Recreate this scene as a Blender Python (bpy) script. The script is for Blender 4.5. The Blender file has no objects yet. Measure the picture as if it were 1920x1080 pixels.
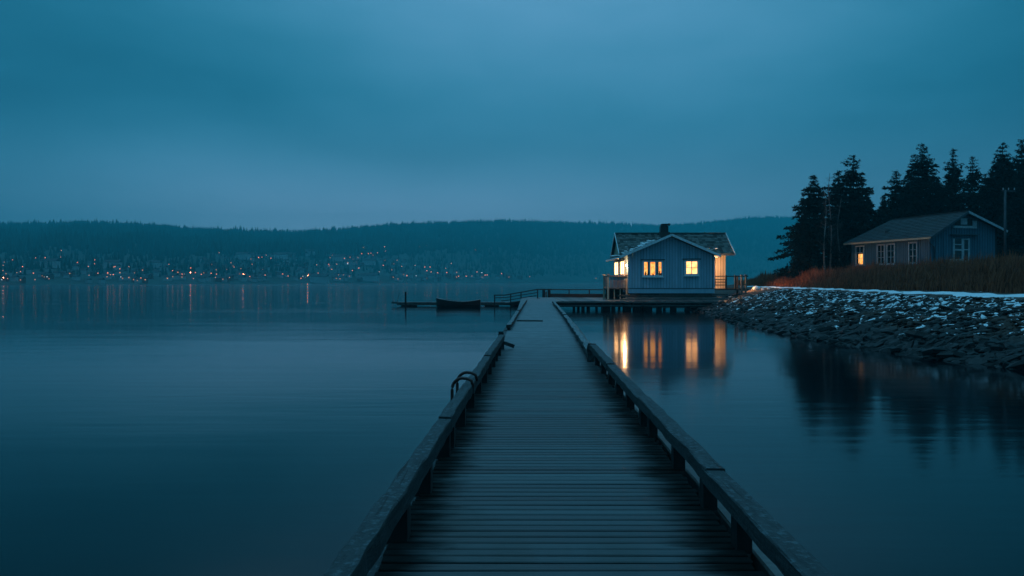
import bpy, math, random
import numpy as np
from mathutils import Vector, Matrix
R = math.radians
random.seed(7); rng = np.random.default_rng(7)
scene = bpy.context.scene
COL = scene.collection

# ------------------------------------------------------------------ camera
ZC = 2.5; F = 1400.0; HZ = 526.5          # eye height over the water, focal length and horizon row (1920 px frame)
cam = bpy.data.cameras.new('camera'); cam.sensor_width = 36; cam.lens = 36*F/1920
cam.shift_y = -(540-HZ)/1920; cam.clip_start = .05; cam.clip_end = 9000
co = bpy.data.objects.new('camera', cam); COL.objects.link(co)
co.location = (0, 0, ZC); co.rotation_euler = (R(90), 0, 0); scene.camera = co
def P(px, py, d): return Vector(((px-960)*d/F, d, ZC-(py-HZ)*d/F))

scene.view_settings.view_transform = 'Standard'; scene.view_settings.look = 'None'
scene.view_settings.exposure = 0; scene.view_settings.gamma = 1
cy = scene.cycles
cy.max_bounces = 6; cy.diffuse_bounces = 3; cy.glossy_bounces = 3; cy.transmission_bounces = 3; cy.volume_bounces = 1
cy.transparent_max_bounces = 8; cy.use_denoising = True; cy.sample_clamp_indirect = 6; cy.use_light_tree = True
cy.caustics_reflective = True; cy.blur_glossy = 0.2

# ------------------------------------------------------------------ node helper
class V:
    def __init__(s, nt, sock): s.nt, s.s = nt, sock
    def _m(s, op, *o, clamp=False):
        n = s.nt.nodes.new('ShaderNodeMath'); n.operation = op; n.use_clamp = clamp
        for i, x in enumerate((s,)+o):
            if isinstance(x, V): s.nt.links.new(x.s, n.inputs[i])
            else: n.inputs[i].default_value = x
        return V(s.nt, n.outputs[0])
    def __add__(a, b): return a._m('ADD', b)
    def __sub__(a, b): return a._m('SUBTRACT', b)
    def __mul__(a, b): return a._m('MULTIPLY', b)
    def __truediv__(a, b): return a._m('DIVIDE', b)
    def clamp(a): return a._m('ADD', 0.0, clamp=True)
    def sm(a, lo, hi):
        n = a.nt.nodes.new('ShaderNodeMapRange'); n.interpolation_type = 'SMOOTHSTEP'
        a.nt.links.new(a.s, n.inputs['Value'])
        n.inputs['From Min'].default_value = lo; n.inputs['From Max'].default_value = hi
        return V(a.nt, n.outputs['Result'])
def setin(nt, sock, x):
    if isinstance(x, V): nt.links.new(x.s, sock)
    elif x is not None: sock.default_value = x
def mixc(nt, f, a, b):
    n = nt.nodes.new('ShaderNodeMix'); n.data_type = 'RGBA'
    setin(nt, n.inputs[0], f)
    for sock, x in ((n.inputs[6], a), (n.inputs[7], b)):
        if isinstance(x, V): nt.links.new(x.s, sock)
        else: sock.default_value = (*x, 1)
    return V(nt, n.outputs[2])
def coord(nt, kind='Object', scale=(1, 1, 1)):
    t = nt.nodes.new('ShaderNodeTexCoord'); m = nt.nodes.new('ShaderNodeMapping'); m.inputs['Scale'].default_value = scale
    nt.links.new(t.outputs[kind], m.inputs['Vector']); return V(nt, m.outputs[0])
def wpos(nt, scale=(1, 1, 1)):
    t = nt.nodes.new('ShaderNodeNewGeometry'); m = nt.nodes.new('ShaderNodeMapping'); m.inputs['Scale'].default_value = scale
    nt.links.new(t.outputs['Position'], m.inputs['Vector']); return V(nt, m.outputs[0])
def sep(nt, v):
    n = nt.nodes.new('ShaderNodeSeparateXYZ'); nt.links.new(v.s, n.inputs[0]); return [V(nt, o) for o in n.outputs]
def noise(nt, v, scale, detail=3, rough=.5):
    n = nt.nodes.new('ShaderNodeTexNoise'); nt.links.new(v.s, n.inputs['Vector'])
    n.inputs['Scale'].default_value = scale; n.inputs['Detail'].default_value = detail; n.inputs['Roughness'].default_value = rough
    return V(nt, n.outputs['Fac'])
def bump(nt, h, strength, dist=.02):
    n = nt.nodes.new('ShaderNodeBump'); n.inputs['Strength'].default_value = strength; n.inputs['Distance'].default_value = dist
    nt.links.new(h.s, n.inputs['Height']); return V(nt, n.outputs[0])
def mat(name, fn):
    m = bpy.data.materials.new(name); m.use_nodes = True; nt = m.node_tree
    b = nt.nodes['Principled BSDF']; fn(nt, b); return m
def upness(nt):
    g = nt.nodes.new('ShaderNodeNewGeometry'); return sep(nt, V(nt, g.outputs['Normal']))[2]
def island(nt):
    g = nt.nodes.new('ShaderNodeNewGeometry'); return V(nt, g.outputs['Random Per Island'])
def plain(c, rough=.7, var=.25, sc=3.0, bmp=.2, metallic=0, spec=.5, stretch=(1, 1, 1), space='Object'):
    def f(nt, b):
        n = noise(nt, coord(nt, space, stretch), sc, 4)
        setin(nt, b.inputs['Base Color'], mixc(nt, n.sm(.3, .7), [x*(1-var) for x in c], [x*(1+var) for x in c]))
        b.inputs['Roughness'].default_value = rough; b.inputs['Metallic'].default_value = metallic
        b.inputs['Specular IOR Level'].default_value = spec
        if bmp: setin(nt, b.inputs['Normal'], bump(nt, n, bmp))
    return f

# ------------------------------------------------------------------ world: blue dusk under thin cloud
w = bpy.data.worlds.new('World'); scene.world = w; w.use_nodes = True
nt = w.node_tree; bg = nt.nodes['Background']
SUN_EL, SUN_ROT = R(2.0), R(160)
tc = nt.nodes.new('ShaderNodeTexCoord'); gen = V(nt, tc.outputs['Generated'])
dx, dy, dz = sep(nt, gen)
az = dx._m('ARCTAN2', dy)
hor = (dx*dx+dy*dy)._m('SQRT')._m('MAXIMUM', .02)
e = (dz/hor)._m('MINIMUM', 4.0)
ec = e._m('MINIMUM', .44)
def gauss(ca, ce, sa, se, amp):
    u = (az-ca)/sa; v = (ec-ce)/se
    return ((u*u+v*v)*-1.0)._m('EXPONENT')*amp
mp = nt.nodes.new('ShaderNodeMapping'); mp.inputs['Scale'].default_value = (1, 1, 3.2); nt.links.new(gen.s, mp.inputs['Vector'])
cl = noise(nt, V(nt, mp.outputs[0]), 2.2, 5, .55)-.5+(noise(nt, V(nt, mp.outputs[0]), 6.5, 4, .55)-.5)*.22
v = gauss(0, .44, .50, .24, .88)+gauss(-.12, .07, .44, .075, .95)+gauss(-.46, .14, .2, .06, .30)+gauss(.35, .25, .35, .25, .20)+.04+cl*.56
v = v.clamp()
skyb = mixc(nt, v, (0, .106, .190), (0, .385, .63))
cmb = nt.nodes.new('ShaderNodeCombineXYZ'); redv = v*v*.12+.012; nt.links.new(redv.s, cmb.inputs[0])
skr = nt.nodes.new('ShaderNodeVectorMath'); skr.operation = 'ADD'; nt.links.new(skyb.s, skr.inputs[0]); nt.links.new(cmb.outputs[0], skr.inputs[1])
skyc = V(nt, skr.outputs[0])
st = nt.nodes.new('ShaderNodeTexSky'); st.sky_type = 'NISHITA'; st.sun_disc = False
st.sun_elevation = SUN_EL; st.sun_rotation = SUN_ROT
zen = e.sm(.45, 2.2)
hg = gauss(.02, .03, .75, .10, 1.0)
hadd = mixc(nt, hg, (0, 0, 0), (.175, .165, .20))
had = nt.nodes.new('ShaderNodeVectorMath'); had.operation = 'ADD'; nt.links.new(skyc.s, had.inputs[0]); nt.links.new(hadd.s, had.inputs[1])
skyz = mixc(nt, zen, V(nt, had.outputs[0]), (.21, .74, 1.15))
mul = nt.nodes.new('ShaderNodeVectorMath'); mul.operation = 'SCALE'; mul.inputs['Scale'].default_value = 1.0
nt.links.new(skyz.s, mul.inputs[0])
nsk = nt.nodes.new('ShaderNodeVectorMath'); nsk.operation = 'SCALE'; nsk.inputs['Scale'].default_value = .001
nt.links.new(st.outputs[0], nsk.inputs[0])
add = nt.nodes.new('ShaderNodeVectorMath'); add.operation = 'ADD'
nt.links.new(mul.outputs[0], add.inputs[0]); nt.links.new(nsk.outputs[0], add.inputs[1])
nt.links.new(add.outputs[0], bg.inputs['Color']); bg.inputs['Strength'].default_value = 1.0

sl = bpy.data.lights.new('sun', 'SUN'); sl.energy = .02; sl.angle = R(30); sl.color = (.75, .88, 1)
so = bpy.data.objects.new('sun', sl); COL.objects.link(so); so.rotation_euler = (R(55), 0, R(200))

# ------------------------------------------------------------------ mesh helpers
class MB:
    def __init__(s): s.v, s.f, s.m = [], [], []
    def add(s, vs, fs, mi=0):
        o = len(s.v); s.v += [tuple(x) for x in vs]; s.f += [tuple(i+o for i in q) for q in fs]; s.m += [mi]*len(fs); return s
    def obox(s, c, ax, hs, mi=0):
        c = Vector(c); a = [Vector(x).normalized()*h for x, h in zip(ax, hs)]
        vs = [c+a[0]*i+a[1]*j+a[2]*k for k in (-1, 1) for j in (-1, 1) for i in (-1, 1)]
        return s.add(vs, [(0, 2, 3, 1), (4, 5, 7, 6), (0, 1, 5, 4), (2, 6, 7, 3), (0, 4, 6, 2), (1, 3, 7, 5)], mi)
    def box(s, x0, x1, y0, y1, z0, z1, mi=0):
        return s.obox(((x0+x1)/2, (y0+y1)/2, (z0+z1)/2), ((1, 0, 0), (0, 1, 0), (0, 0, 1)), ((x1-x0)/2, (y1-y0)/2, (z1-z0)/2), mi)
    def bar(s, p, q, w, h, mi=0, up=(0, 0, 1)):
        p, q = Vector(p), Vector(q); d = (q-p); side = d.cross(Vector(up))
        if side.length < 1e-4: side = Vector((1, 0, 0))
        side.normalize(); u = side.cross(d).normalized()
        return s.obox((p+q)/2, (d, side, u), (d.length/2, w/2, h/2), mi)
    def tube(s, pts, rs, n=8, mi=0, cap=True):
        pts = [Vector(p) for p in pts]
        if not hasattr(rs, '__len__'): rs = [rs]*len(pts)
        rings = []
        for i, p in enumerate(pts):
            d = (pts[min(i+1, len(pts)-1)]-pts[max(i-1, 0)]).normalized()
            a = d.cross(Vector((0, 0, 1)))
            if a.length < .05: a = d.cross(Vector((1, 0, 0)))
            a.normalize(); b = d.cross(a)
            rings.append([p+(a*math.cos(t*2*math.pi/n)+b*math.sin(t*2*math.pi/n))*rs[i] for t in range(n)])
        fs = []
        for i in range(len(pts)-1):
            for t in range(n): fs.append((i*n+t, i*n+(t+1) % n, (i+1)*n+(t+1) % n, (i+1)*n+t))
        if cap: fs += [tuple(range(n))[::-1], tuple(range((len(pts)-1)*n, len(pts)*n))]
        return s.add([x for r in rings for x in r], fs, mi)
    def prism(s, poly, off, mi=0):
        n = len(poly); off = Vector(off); vs = [Vector(p) for p in poly]; vs += [p+off for p in vs]
        return s.add(vs, [tuple(range(n))[::-1], tuple(range(n, 2*n))]+[(i, (i+1) % n, n+(i+1) % n, n+i) for i in range(n)], mi)
    def build(s, name, mats, parent=None, smooth=False, loc=None, bevel=0):
        me = bpy.data.meshes.new(name)
        off = Vector(loc) if loc is not None else Vector((0, 0, 0))
        me.from_pydata([tuple(Vector(x)-off) for x in s.v], [], s.f)
        mats = mats if isinstance(mats, (list, tuple)) else [mats]
        for m in mats: me.materials.append(m)
        if len(mats) > 1: me.polygons.foreach_set('material_index', s.m)
        if smooth: me.polygons.foreach_set('use_smooth', [True]*len(me.polygons))
        bmesh_fix(me); me.update()
        o = bpy.data.objects.new(name, me); COL.objects.link(o)
        if parent is not None:
            o.parent = parent; o.matrix_parent_inverse = Matrix.Translation(-world_loc(parent))
            o.location = off
        else: o.location = off
        if bevel:
            b = o.modifiers.new('bevel', 'BEVEL'); b.width = bevel; b.segments = 2; b.limit_method = 'ANGLE'
        return o
def bmesh_fix(me):
    import bmesh
    if len(me.polygons) > 40000: return
    bm = bmesh.new(); bm.from_mesh(me); bmesh.ops.recalc_face_normals(bm, faces=bm.faces); bm.to_mesh(me); bm.free()
def world_loc(o):
    l = Vector(o.location)
    while o.parent is not None:
        # children carry world coordinates (inverse set at link time)
        return l
    return l
def raw(name, vs, fs, mats, smooth=False, parent=None):
    me = bpy.data.meshes.new(name); me.from_pydata(vs, [], fs)
    for m in (mats if isinstance(mats, (list, tuple)) else [mats]): me.materials.append(m)
    if smooth: me.polygons.foreach_set('use_smooth', [True]*len(me.polygons))
    me.update(); o = bpy.data.objects.new(name, me); COL.objects.link(o)
    if parent is not None: o.parent = parent; o.matrix_parent_inverse = Matrix.Translation(-world_loc(parent))
    return o
def tri_mesh(name, verts, tris, mats, parent=None):
    """fast numpy triangle mesh"""
    me = bpy.data.meshes.new(name); nv, nf = len(verts), len(tris)
    me.vertices.add(nv); me.vertices.foreach_set('co', verts.astype(np.float32).ravel())
    me.loops.add(nf*3); me.loops.foreach_set('vertex_index', tris.astype(np.int32).ravel())
    me.polygons.add(nf); me.polygons.foreach_set('loop_start', np.arange(0, nf*3, 3, dtype=np.int32))
    me.update(calc_edges=True); me.validate()
    for m in (mats if isinstance(mats, (list, tuple)) else [mats]): me.materials.append(m)
    o = bpy.data.objects.new(name, me); COL.objects.link(o)
    if parent is not None: o.parent = parent; o.matrix_parent_inverse = Matrix.Translation(-world_loc(parent))
    return o
def tag(o, label=None, cat=None, group=None, kind=None):
    for k, x in (('label', label), ('category', cat), ('group', group), ('kind', kind)):
        if x: o[k] = x
    return o
def thing(name, loc, label, cat, group=None):
    o = bpy.data.objects.new(name, None); o.empty_display_size = .3; COL.objects.link(o); o.location = loc
    return tag(o, label, cat, group)

def blob(b, c, r, sq=.7, n=9, mi=0, seed=0):
    rr = random.Random(seed); rings = 6; vs = [Vector(c)+Vector((0, 0, -r*sq))]
    for i in range(1, rings):
        ph = math.pi*i/rings
        for k in range(n):
            a = 2*math.pi*k/n; q = r*(1+rr.uniform(-.16, .16)); vs.append(Vector(c)+Vector((math.cos(a)*math.sin(ph)*q, math.sin(a)*math.sin(ph)*q, -math.cos(ph)*q*sq)))
    vs.append(Vector(c)+Vector((0, 0, r*sq))); fs = [(0, 1+(k+1) % n, 1+k) for k in range(n)]
    for i in range(rings-2):
        for k in range(n): fs.append((1+i*n+k, 1+i*n+(k+1) % n, 1+(i+1)*n+(k+1) % n, 1+(i+1)*n+k))
    e_ = len(vs)-1; fs += [(e_, 1+(rings-2)*n+k, 1+(rings-2)*n+(k+1) % n) for k in range(n)]
    b.add(vs, fs, mi)

# ------------------------------------------------------------------ materials
def m_water(nt, b):
    p = wpos(nt); x, y, z = sep(nt, p)
    band = noise(nt, wpos(nt, (.002, .016, 1)), 1.0, 4, .6)
    far = y.sm(90, 420)
    rough = .088
    r = far*(band.sm(.42, .60)*.08+.02)+rough
    patch = noise(nt, wpos(nt, (.03, .11, 1)), 1.0, 3)
    r = r+patch.sm(.45, .7)*.03
    setin(nt, b.inputs['Roughness'], r)
    b.inputs['Base Color'].default_value = (.0002, .0022, .0042, 1)
    b.inputs['IOR'].default_value = 1.30
    n1 = noise(nt, wpos(nt, (.35, 2.2, 1)), 1.0, 3, .5)
    n2 = noise(nt, wpos(nt, (.06, .30, 1)), 1.0, 2, .5)
    setin(nt, b.inputs['Normal'], bump(nt, n1*.45*patch.sm(.35, .65)+n2*.9, .12, .12))
def V_add_const(v, c): return v+c
M = {}
M['water'] = mat('water', m_water)
def m_deck(nt, b):
    isl = island(nt); p = coord(nt, 'Object', (2.2, 22, 22))
    n = noise(nt, p, 2.2, 6, .65)
    big = noise(nt, coord(nt, 'Object', (1.2, .35, 1)), 1.0, 4, .55)
    c = mixc(nt, (n*.55+isl*.55).sm(.2, .95), (.008, .012, .0135), (.078, .108, .115))
    c = mixc(nt, isl.sm(.90, .93)*.55, c, (.085, .12, .125))
    c = mixc(nt, big.sm(.52, .74)*.6, c, (.018, .028, .024))
    # dark algae and dirt gathered along both edges
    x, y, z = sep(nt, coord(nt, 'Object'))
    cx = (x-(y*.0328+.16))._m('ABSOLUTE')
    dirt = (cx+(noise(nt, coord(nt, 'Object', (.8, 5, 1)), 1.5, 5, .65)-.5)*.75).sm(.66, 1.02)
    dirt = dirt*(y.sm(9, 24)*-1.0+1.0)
    far_pale = y.sm(9, 26)*(noise(nt, coord(nt, 'Object', (1.5, 4, 1)), 1.5, 4).sm(.25, .7)*.5+.30)  # planks grow paler, in patches, further along the pier
    c = mixc(nt, far_pale, c, (.20, .235, .25))
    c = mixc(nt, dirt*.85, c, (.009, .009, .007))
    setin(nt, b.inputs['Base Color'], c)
    rr = n.sm(.2, .8)*.22+.30
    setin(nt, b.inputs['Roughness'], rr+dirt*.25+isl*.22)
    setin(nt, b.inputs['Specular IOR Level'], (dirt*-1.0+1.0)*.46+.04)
    setin(nt, b.inputs['Normal'], bump(nt, n, .35, .01))
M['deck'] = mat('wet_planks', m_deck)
def m_rail(nt, b, fr=1.0):
    n = noise(nt, coord(nt, 'Object', (7, 1, 7)), 3.0, 6, .7); s = noise(nt, coord(nt, 'Object'), 22, 4, .7)
    c = mixc(nt, n.sm(.3, .7), (.006, .008, .008), (.032, .044, .046))
    frost = (upness(nt).sm(.6, .95))*(s.sm(.50, .66))*.5+upness(nt).sm(.6, .95)*.12
    c = mixc(nt, frost*fr, c, (.13, .19, .21) if fr == 1.0 else (.46, .54, .57))
    crack = noise(nt, coord(nt, 'Object', (40, 1.2, 40)), 1.0, 3, .6)
    setin(nt, b.inputs['Base Color'], mixc(nt, crack.sm(.60, .66)*.8, c, (.008, .007, .006))); b.inputs['Roughness'].default_value = .75
    setin(nt, b.inputs['Normal'], bump(nt, n+s*.6, .9, .03))
M['rail'] = mat('weathered_rail_timber', m_rail)
M['rail_frost'] = mat('hoar_frosted_rail', lambda nt, b: m_rail(nt, b, 1.7))
M['pile'] = mat('dark_pile_timber', plain((.009, .008, .007), .8, .4, 6, .5))
def m_platform(nt, b):
    isl = island(nt); n = noise(nt, coord(nt, 'Object', (1, 6, 6)), 2.0, 5)
    setin(nt, b.inputs['Base Color'], mixc(nt, (n*.6+isl*.5).sm(.3, .8), (.05, .045, .04), (.16, .15, .14)))
    b.inputs['Roughness'].default_value = .55; setin(nt, b.inputs['Normal'], bump(nt, n, .3))
M['platform'] = mat('platform_planks', m_platform)
M['beam'] = mat('dark_beam_timber', plain((.045, .038, .032), .75, .4, 5, .4))
M['rail_thin'] = mat('dark_handrail_timber', plain((.022, .018, .016), .7, .3, 6, .3))
M['steel'] = mat('rust_red_steel', plain((.06, .018, .012), .45, .4, 9, .2))
def m_siding(c0, c1, streak=1.0):
    def f(nt, b):
        n = noise(nt, coord(nt, 'Object', (5, 5, .5)), 1.5, 5, .6); g = noise(nt, coord(nt, 'Object'), .8, 3)
        isl = island(nt)
        setin(nt, b.inputs['Base Color'], mixc(nt, (n*.55*streak+g*.35+isl*.25).sm(.25, .85), c0, c1)); b.inputs['Roughness'].default_value = .6
        setin(nt, b.inputs['Normal'], bump(nt, n, .15))
    return f
M['siding'] = mat('blue_painted_siding', m_siding((.21, .37, .47), (.38, .57, .69)))
M['siding_old'] = mat('worn_blue_siding', m_siding((.038, .10, .145), (.085, .18, .245)))
M['porch_wood'] = mat('brown_porch_timber', m_siding((.11, .085, .07), (.26, .20, .165)))
M['siding_warm'] = mat('ochre_warm_lit_siding', m_siding((.40, .30, .20), (.58, .46, .33)))  # ochre timber; also paints warm light into the gable and eave fascia
M['trim'] = mat('pale_trim_paint', plain((.72, .77, .80), .5, .12, 5, .1))
M['trim_old'] = mat('worn_white_trim', plain((.42, .47, .50), .6, .2, 5, .1))
M['dark_trim'] = mat('dark_trim_paint', plain((.05, .07, .085), .6, .2, 5, .1))
M['black'] = mat('black_chimney_metal', plain((.010, .010, .011), .5, .3, 5, .1))
def m_roof(dark, lite, snow_amt, band=None):
    def f(nt, b):
        p = coord(nt, 'Object'); x, y, z = sep(nt, p)
        isl = island(nt); n = noise(nt, p, 2.2, 5, .65); n2 = noise(nt, coord(nt, 'Object', (2.5, 1, 1)), 1.3, 4, .7)
        c = mixc(nt, (n*.6+isl*.5).sm(.3, .8), dark, lite)
        s = n2.sm(.66-snow_amt, .74-snow_amt)
        if band: 
            g = band(nt, x, y, z); s = (s+((n2+g*.8-.5)).sm(.42, .62)).clamp()
        fs = noise(nt, p, 14, 3, .6).sm(.40, .6)
        s = s*upness(nt).sm(.45, .75)*fs
        setin(nt, b.inputs['Base Color'], mixc(nt, s, c, (.78, .82, .86))); b.inputs['Roughness'].default_value = .72
        setin(nt, b.inputs['Normal'], bump(nt, n, .4))
    return f
def snow_band(nt, x, y, z):      # snow lying in the valley and on the left slope of the wing, and round the chimney foot
    a = ((x-11.7)/2.3); bb = (y-68.6)/2.8
    g1 = ((a*a*a*a+bb*bb)*-1.0)._m('EXPONENT')
    a2 = ((x-14.7)/.8); b2 = (y-72.2)/.6
    g2 = ((a2*a2+b2*b2)*-1.0)._m('EXPONENT')
    a3 = ((x-18.6)/.9); b3 = (y-70.6)/.5
    g3 = ((a3*a3+b3*b3)*-1.0)._m('EXPONENT')*.6
    return g1*.9+g2+g3
M['tiles'] = mat('mossy_roof_tiles', m_roof((.014, .022, .021), (.12, .145, .135), .02, snow_band))
M['tiles_old'] = mat('old_grey_roof_tiles', m_roof((.006, .019, .023), (.018, .046, .056), -.10))
def m_emit(c, s, var=0.0, sc=3.0, c2=None):
    def f(nt, b):
        b.inputs['Base Color'].default_value = (*[min(1, x*.5) for x in c], 1); b.inputs['Roughness'].default_value = .15
        if c2:
            n = noise(nt, coord(nt, 'Object'), sc, 3); setin(nt, b.inputs['Emission Color'], mixc(nt, n.sm(.35, .65), c, c2))
        else: b.inputs['Emission Color'].default_value = (*c, 1)
        b.inputs['Emission Strength'].default_value = s
    return f
M['lit_white'] = mat('window_glow_bright', m_emit((1, .52, .20), 2.5, c2=(1, .33, .08), sc=2.2))
M['lit_side'] = mat('window_glow_side', m_emit((1, .54, .21), 5.5, c2=(1, .46, .17), sc=1.2))
M['lit_orange'] = mat('window_glow_orange', m_emit((1, .47, .11), 1.45, c2=(1, .22, .03), sc=4.0))
M['lit_small'] = mat('window_glow_small', m_emit((1, .50, .14), 1.7, c2=(.9, .25, .03), sc=4))
M['bulb_shaded'] = mat('shaded_lamp_bulb', m_emit((1, .5, .2), 2.0))
M['bulb'] = mat('lamp_bulb', m_emit((1, .60, .28), 30))
def m_glass(nt, b):
    b.inputs['Base Color'].default_value = (.008, .012, .015, 1); b.inputs['Roughness'].default_value = .08; b.inputs['Specular IOR Level'].default_value = .6
M['glass'] = mat('dark_window_glass', m_glass)
M['curtain'] = mat('blue_grey_curtain', plain((.16, .22, .24), .9, .3, 6, .2))
M['silhouette'] = mat('dark_pottery', plain((.03, .02, .02), .7, .3, 6, .2))
M['boat'] = mat('dark_red_boat_paint', plain((.05, .014, .012), .5, .35, 3, .2, stretch=(1, 1, 5)))
M['boat_in'] = mat('boat_inner_wood', plain((.05, .04, .03), .7, .3, 4, .3))
M['frostwood'] = mat('frosted_gunwale', plain((.32, .34, .35), .7, .35, 9, .3))
M['float'] = mat('float_dock_timber', plain((.06, .058, .052), .7, .35, 5, .3))
def m_rock(nt, b):
    p = wpos(nt); x, y, z = sep(nt, p); isl = island(nt)
    n = noise(nt, p, 5, 5, .65); n2 = noise(nt, p, 1.6, 4, .75); n3 = noise(nt, p, 22, 3)
    c = mixc(nt, (n*.6+isl*.6).sm(.35, .95), (.004, .006, .006), (.022, .028, .029))
    moss = noise(nt, p, .9, 3).sm(.42, .62)*z.sm(.3, 1.1)
    c = mixc(nt, moss*.75, c, (.055, .024, .013)); b.inputs['Specular IOR Level'].default_value = .18
    s = (n2+z.sm(.1, 1.7)*.21+(isl-.5)*.36+n3*.08).sm(.795, .82)*upness(nt).sm(.62, .85)
    s = s*z.sm(.12, .35)
    setin(nt, b.inputs['Base Color'], mixc(nt, s, c, (.80, .84, .88)))
    setin(nt, b.inputs['Roughness'], s*.3+.55)
    setin(nt, b.inputs['Normal'], bump(nt, n+n3*.4, .5, .04))
M['rock'] = mat('slab_rock_with_snow', m_rock)
def m_ground(nt, b):
    p = wpos(nt); x, y, z = sep(nt, p); n = noise(nt, p, 1.8, 5, .7); n2 = noise(nt, p, .5, 4, .7)
    c = mixc(nt, n.sm(.3, .7), (.022, .014, .010), (.085, .04, .022))
    s = (n2+n*.3).sm(.80, .86)*z.sm(1.5, 1.8)
    setin(nt, b.inputs['Base Color'], mixc(nt, s, c, (.75, .8, .85))); b.inputs['Roughness'].default_value = .9
    setin(nt, b.inputs['Normal'], bump(nt, n, .8, .08))
M['ground'] = mat('brown_winter_ground', m_ground)
def m_path(nt, b):
    p = wpos(nt); n = noise(nt, p, 2.5, 5, .7); n2 = noise(nt, p, 9, 3)
    c = mixc(nt, n2, (.70, .76, .82), (.88, .90, .93))
    setin(nt, b.inputs['Base Color'], mixc(nt, n.sm(.60, .70), c, (.10, .07, .05))); b.inputs['Roughness'].default_value = .6
    setin(nt, b.inputs['Normal'], bump(nt, n2, .5, .05))
M['path'] = mat('trodden_snow', m_path)
M['snow'] = mat('snow', plain((.82, .85, .88), .6, .06, 4, .3))
def m_grass(nt, b):
    isl = island(nt); p = wpos(nt); n = noise(nt, p, .35, 3)
    c = mixc(nt, (isl*.7+n*.5).sm(.2, .9), (.12, .031, .015), (.40, .125, .060))
    setin(nt, b.inputs['Base Color'], c); b.inputs['Roughness'].default_value = .8
    b.inputs['Specular IOR Level'].default_value = .2
M['grass'] = mat('dry_reed_grass', m_grass)
def m_needle(nt, b):
    isl = island(nt)
    setin(nt, b.inputs['Base Color'], mixc(nt, isl, (.003, .0045, .0035), (.010, .013, .009))); b.inputs['Roughness'].default_value = .75
    b.inputs['Specular IOR Level'].default_value = .15
M['needle'] = mat('spruce_needles', m_needle)
M['bark'] = mat('dark_bark', plain((.03, .024, .02), .9, .4, 8, .6))
M['birch'] = mat('pale_birch_bark', plain((.12, .12, .115), .8, .5, 6, .4, stretch=(1, 1, 3)))
M['twig'] = mat('bare_twigs', plain((.05, .04, .038), .9, .3, 8, 0))
M['stone'] = mat('pale_boulder', plain((.22, .21, .19), .85, .35, 3, .6))
M['pole'] = mat('utility_pole_wood', plain((.06, .075, .085), .8, .3, 5, .3, stretch=(4, 4, .5)))
M['fence'] = mat('split_fence_wood', plain((.16, .12, .09), .8, .4, 5, .3))
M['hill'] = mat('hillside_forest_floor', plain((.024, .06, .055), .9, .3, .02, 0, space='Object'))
def m_forest(nt, b):
    isl = island(nt)
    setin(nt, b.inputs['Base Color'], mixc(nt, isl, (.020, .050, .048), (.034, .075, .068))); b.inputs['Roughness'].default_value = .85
    b.inputs['Specular IOR Level'].default_value = .1
M['forest'] = mat('far_conifers', m_forest)
M['far_wall'] = mat('far_house_wall', plain((.45, .47, .47), .8, .1, 1, 0))
M['far_wall_dark'] = mat('far_house_wall_red', plain((.20, .12, .10), .8, .1, 1, 0))
M['far_roof'] = mat('far_house_roof', plain((.06, .065, .07), .8, .2, 1, 0))
M['far_window'] = mat('far_lit_window', m_emit((1, .36, .18), 1.2))
M['lamp_strong'] = mat('far_lamp_strong', m_emit((1, .22, .11), 65))
M['lamp_mid'] = mat('far_lamp_mid', m_emit((1, .25, .13), 2.6))
M['lamp_weak'] = mat('far_lamp_weak', m_emit((1, .34, .20), 2.4))
M['lamp_white'] = mat('far_lamp_white', m_emit((.8, .85, .95), 2.2))

# ------------------------------------------------------------------ setting: water, far shore
def lerp(x, xs, ys): return float(np.interp(x, xs, ys))
raw('water', [(-3000, -60, 0), (3600, -60, 0), (3600, 2700, 0), (-3000, 2700, 0)], [(0, 1, 2, 3)], M['water'])['kind'] = 'structure'
SX, SD = [-900, 0, 450, 980, 1150, 1500, 3000], [300, 430, 600, 1100, 1450, 1650, 1800]
RX = [-900, 0, 60, 190, 300, 380, 430, 560, 650, 750, 850, 950, 1050, 1150, 1240, 1320, 1400, 1450, 1500, 1600, 1900, 3000]
RY = [440, 421, 419, 416, 423, 429, 432, 433, 428, 419, 415, 412, 415, 417, 421, 416, 407, 405, 407, 408, 415, 430]
def hill_pt(u, v):
    S = lerp(u, SX, SD); D = 1000.0; Rr = S+D
    zr = ZC+(HZ-lerp(u, RX, RY))*Rr/F-11.0
    if v <= 0: z = v*14
    elif v <= 1: z = zr*(.10*min(v/.05, 1)*.25+(.975)*v**1.12)
    else: z = zr*(1-(v-1)*1.4)
    z += 5*math.sin(u*.013+v*9)*math.sin(u*.031-v*13)*max(0, min(1, v*4))*(0 if v > .93 else 1)
    d = S+D*v
    return (u-960)*d/F, d, z
us = np.arange(-860, 2900, 16); vs_ = np.concatenate([[-.03, 0, .02, .05], np.linspace(.09, 1.0, 20), [1.05, 1.15]])
verts = [hill_pt(u, v) for u in us for v in vs_]; nv = len(vs_)
faces = [(i*nv+j, (i+1)*nv+j, (i+1)*nv+j+1, i*nv+j+1) for i in range(len(us)-1) for j in range(nv-1)]
raw('hills', verts, faces, M['hill'], True)['kind'] = 'structure'
def solve_v(px, py):
    best = None
    for k in range(0, 400):
        v = .004+k/400.0*.99; x, y, z = hill_pt(px, v); r = HZ-(z-ZC)*F/y
        if r <= py: return v
    return .99
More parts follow.
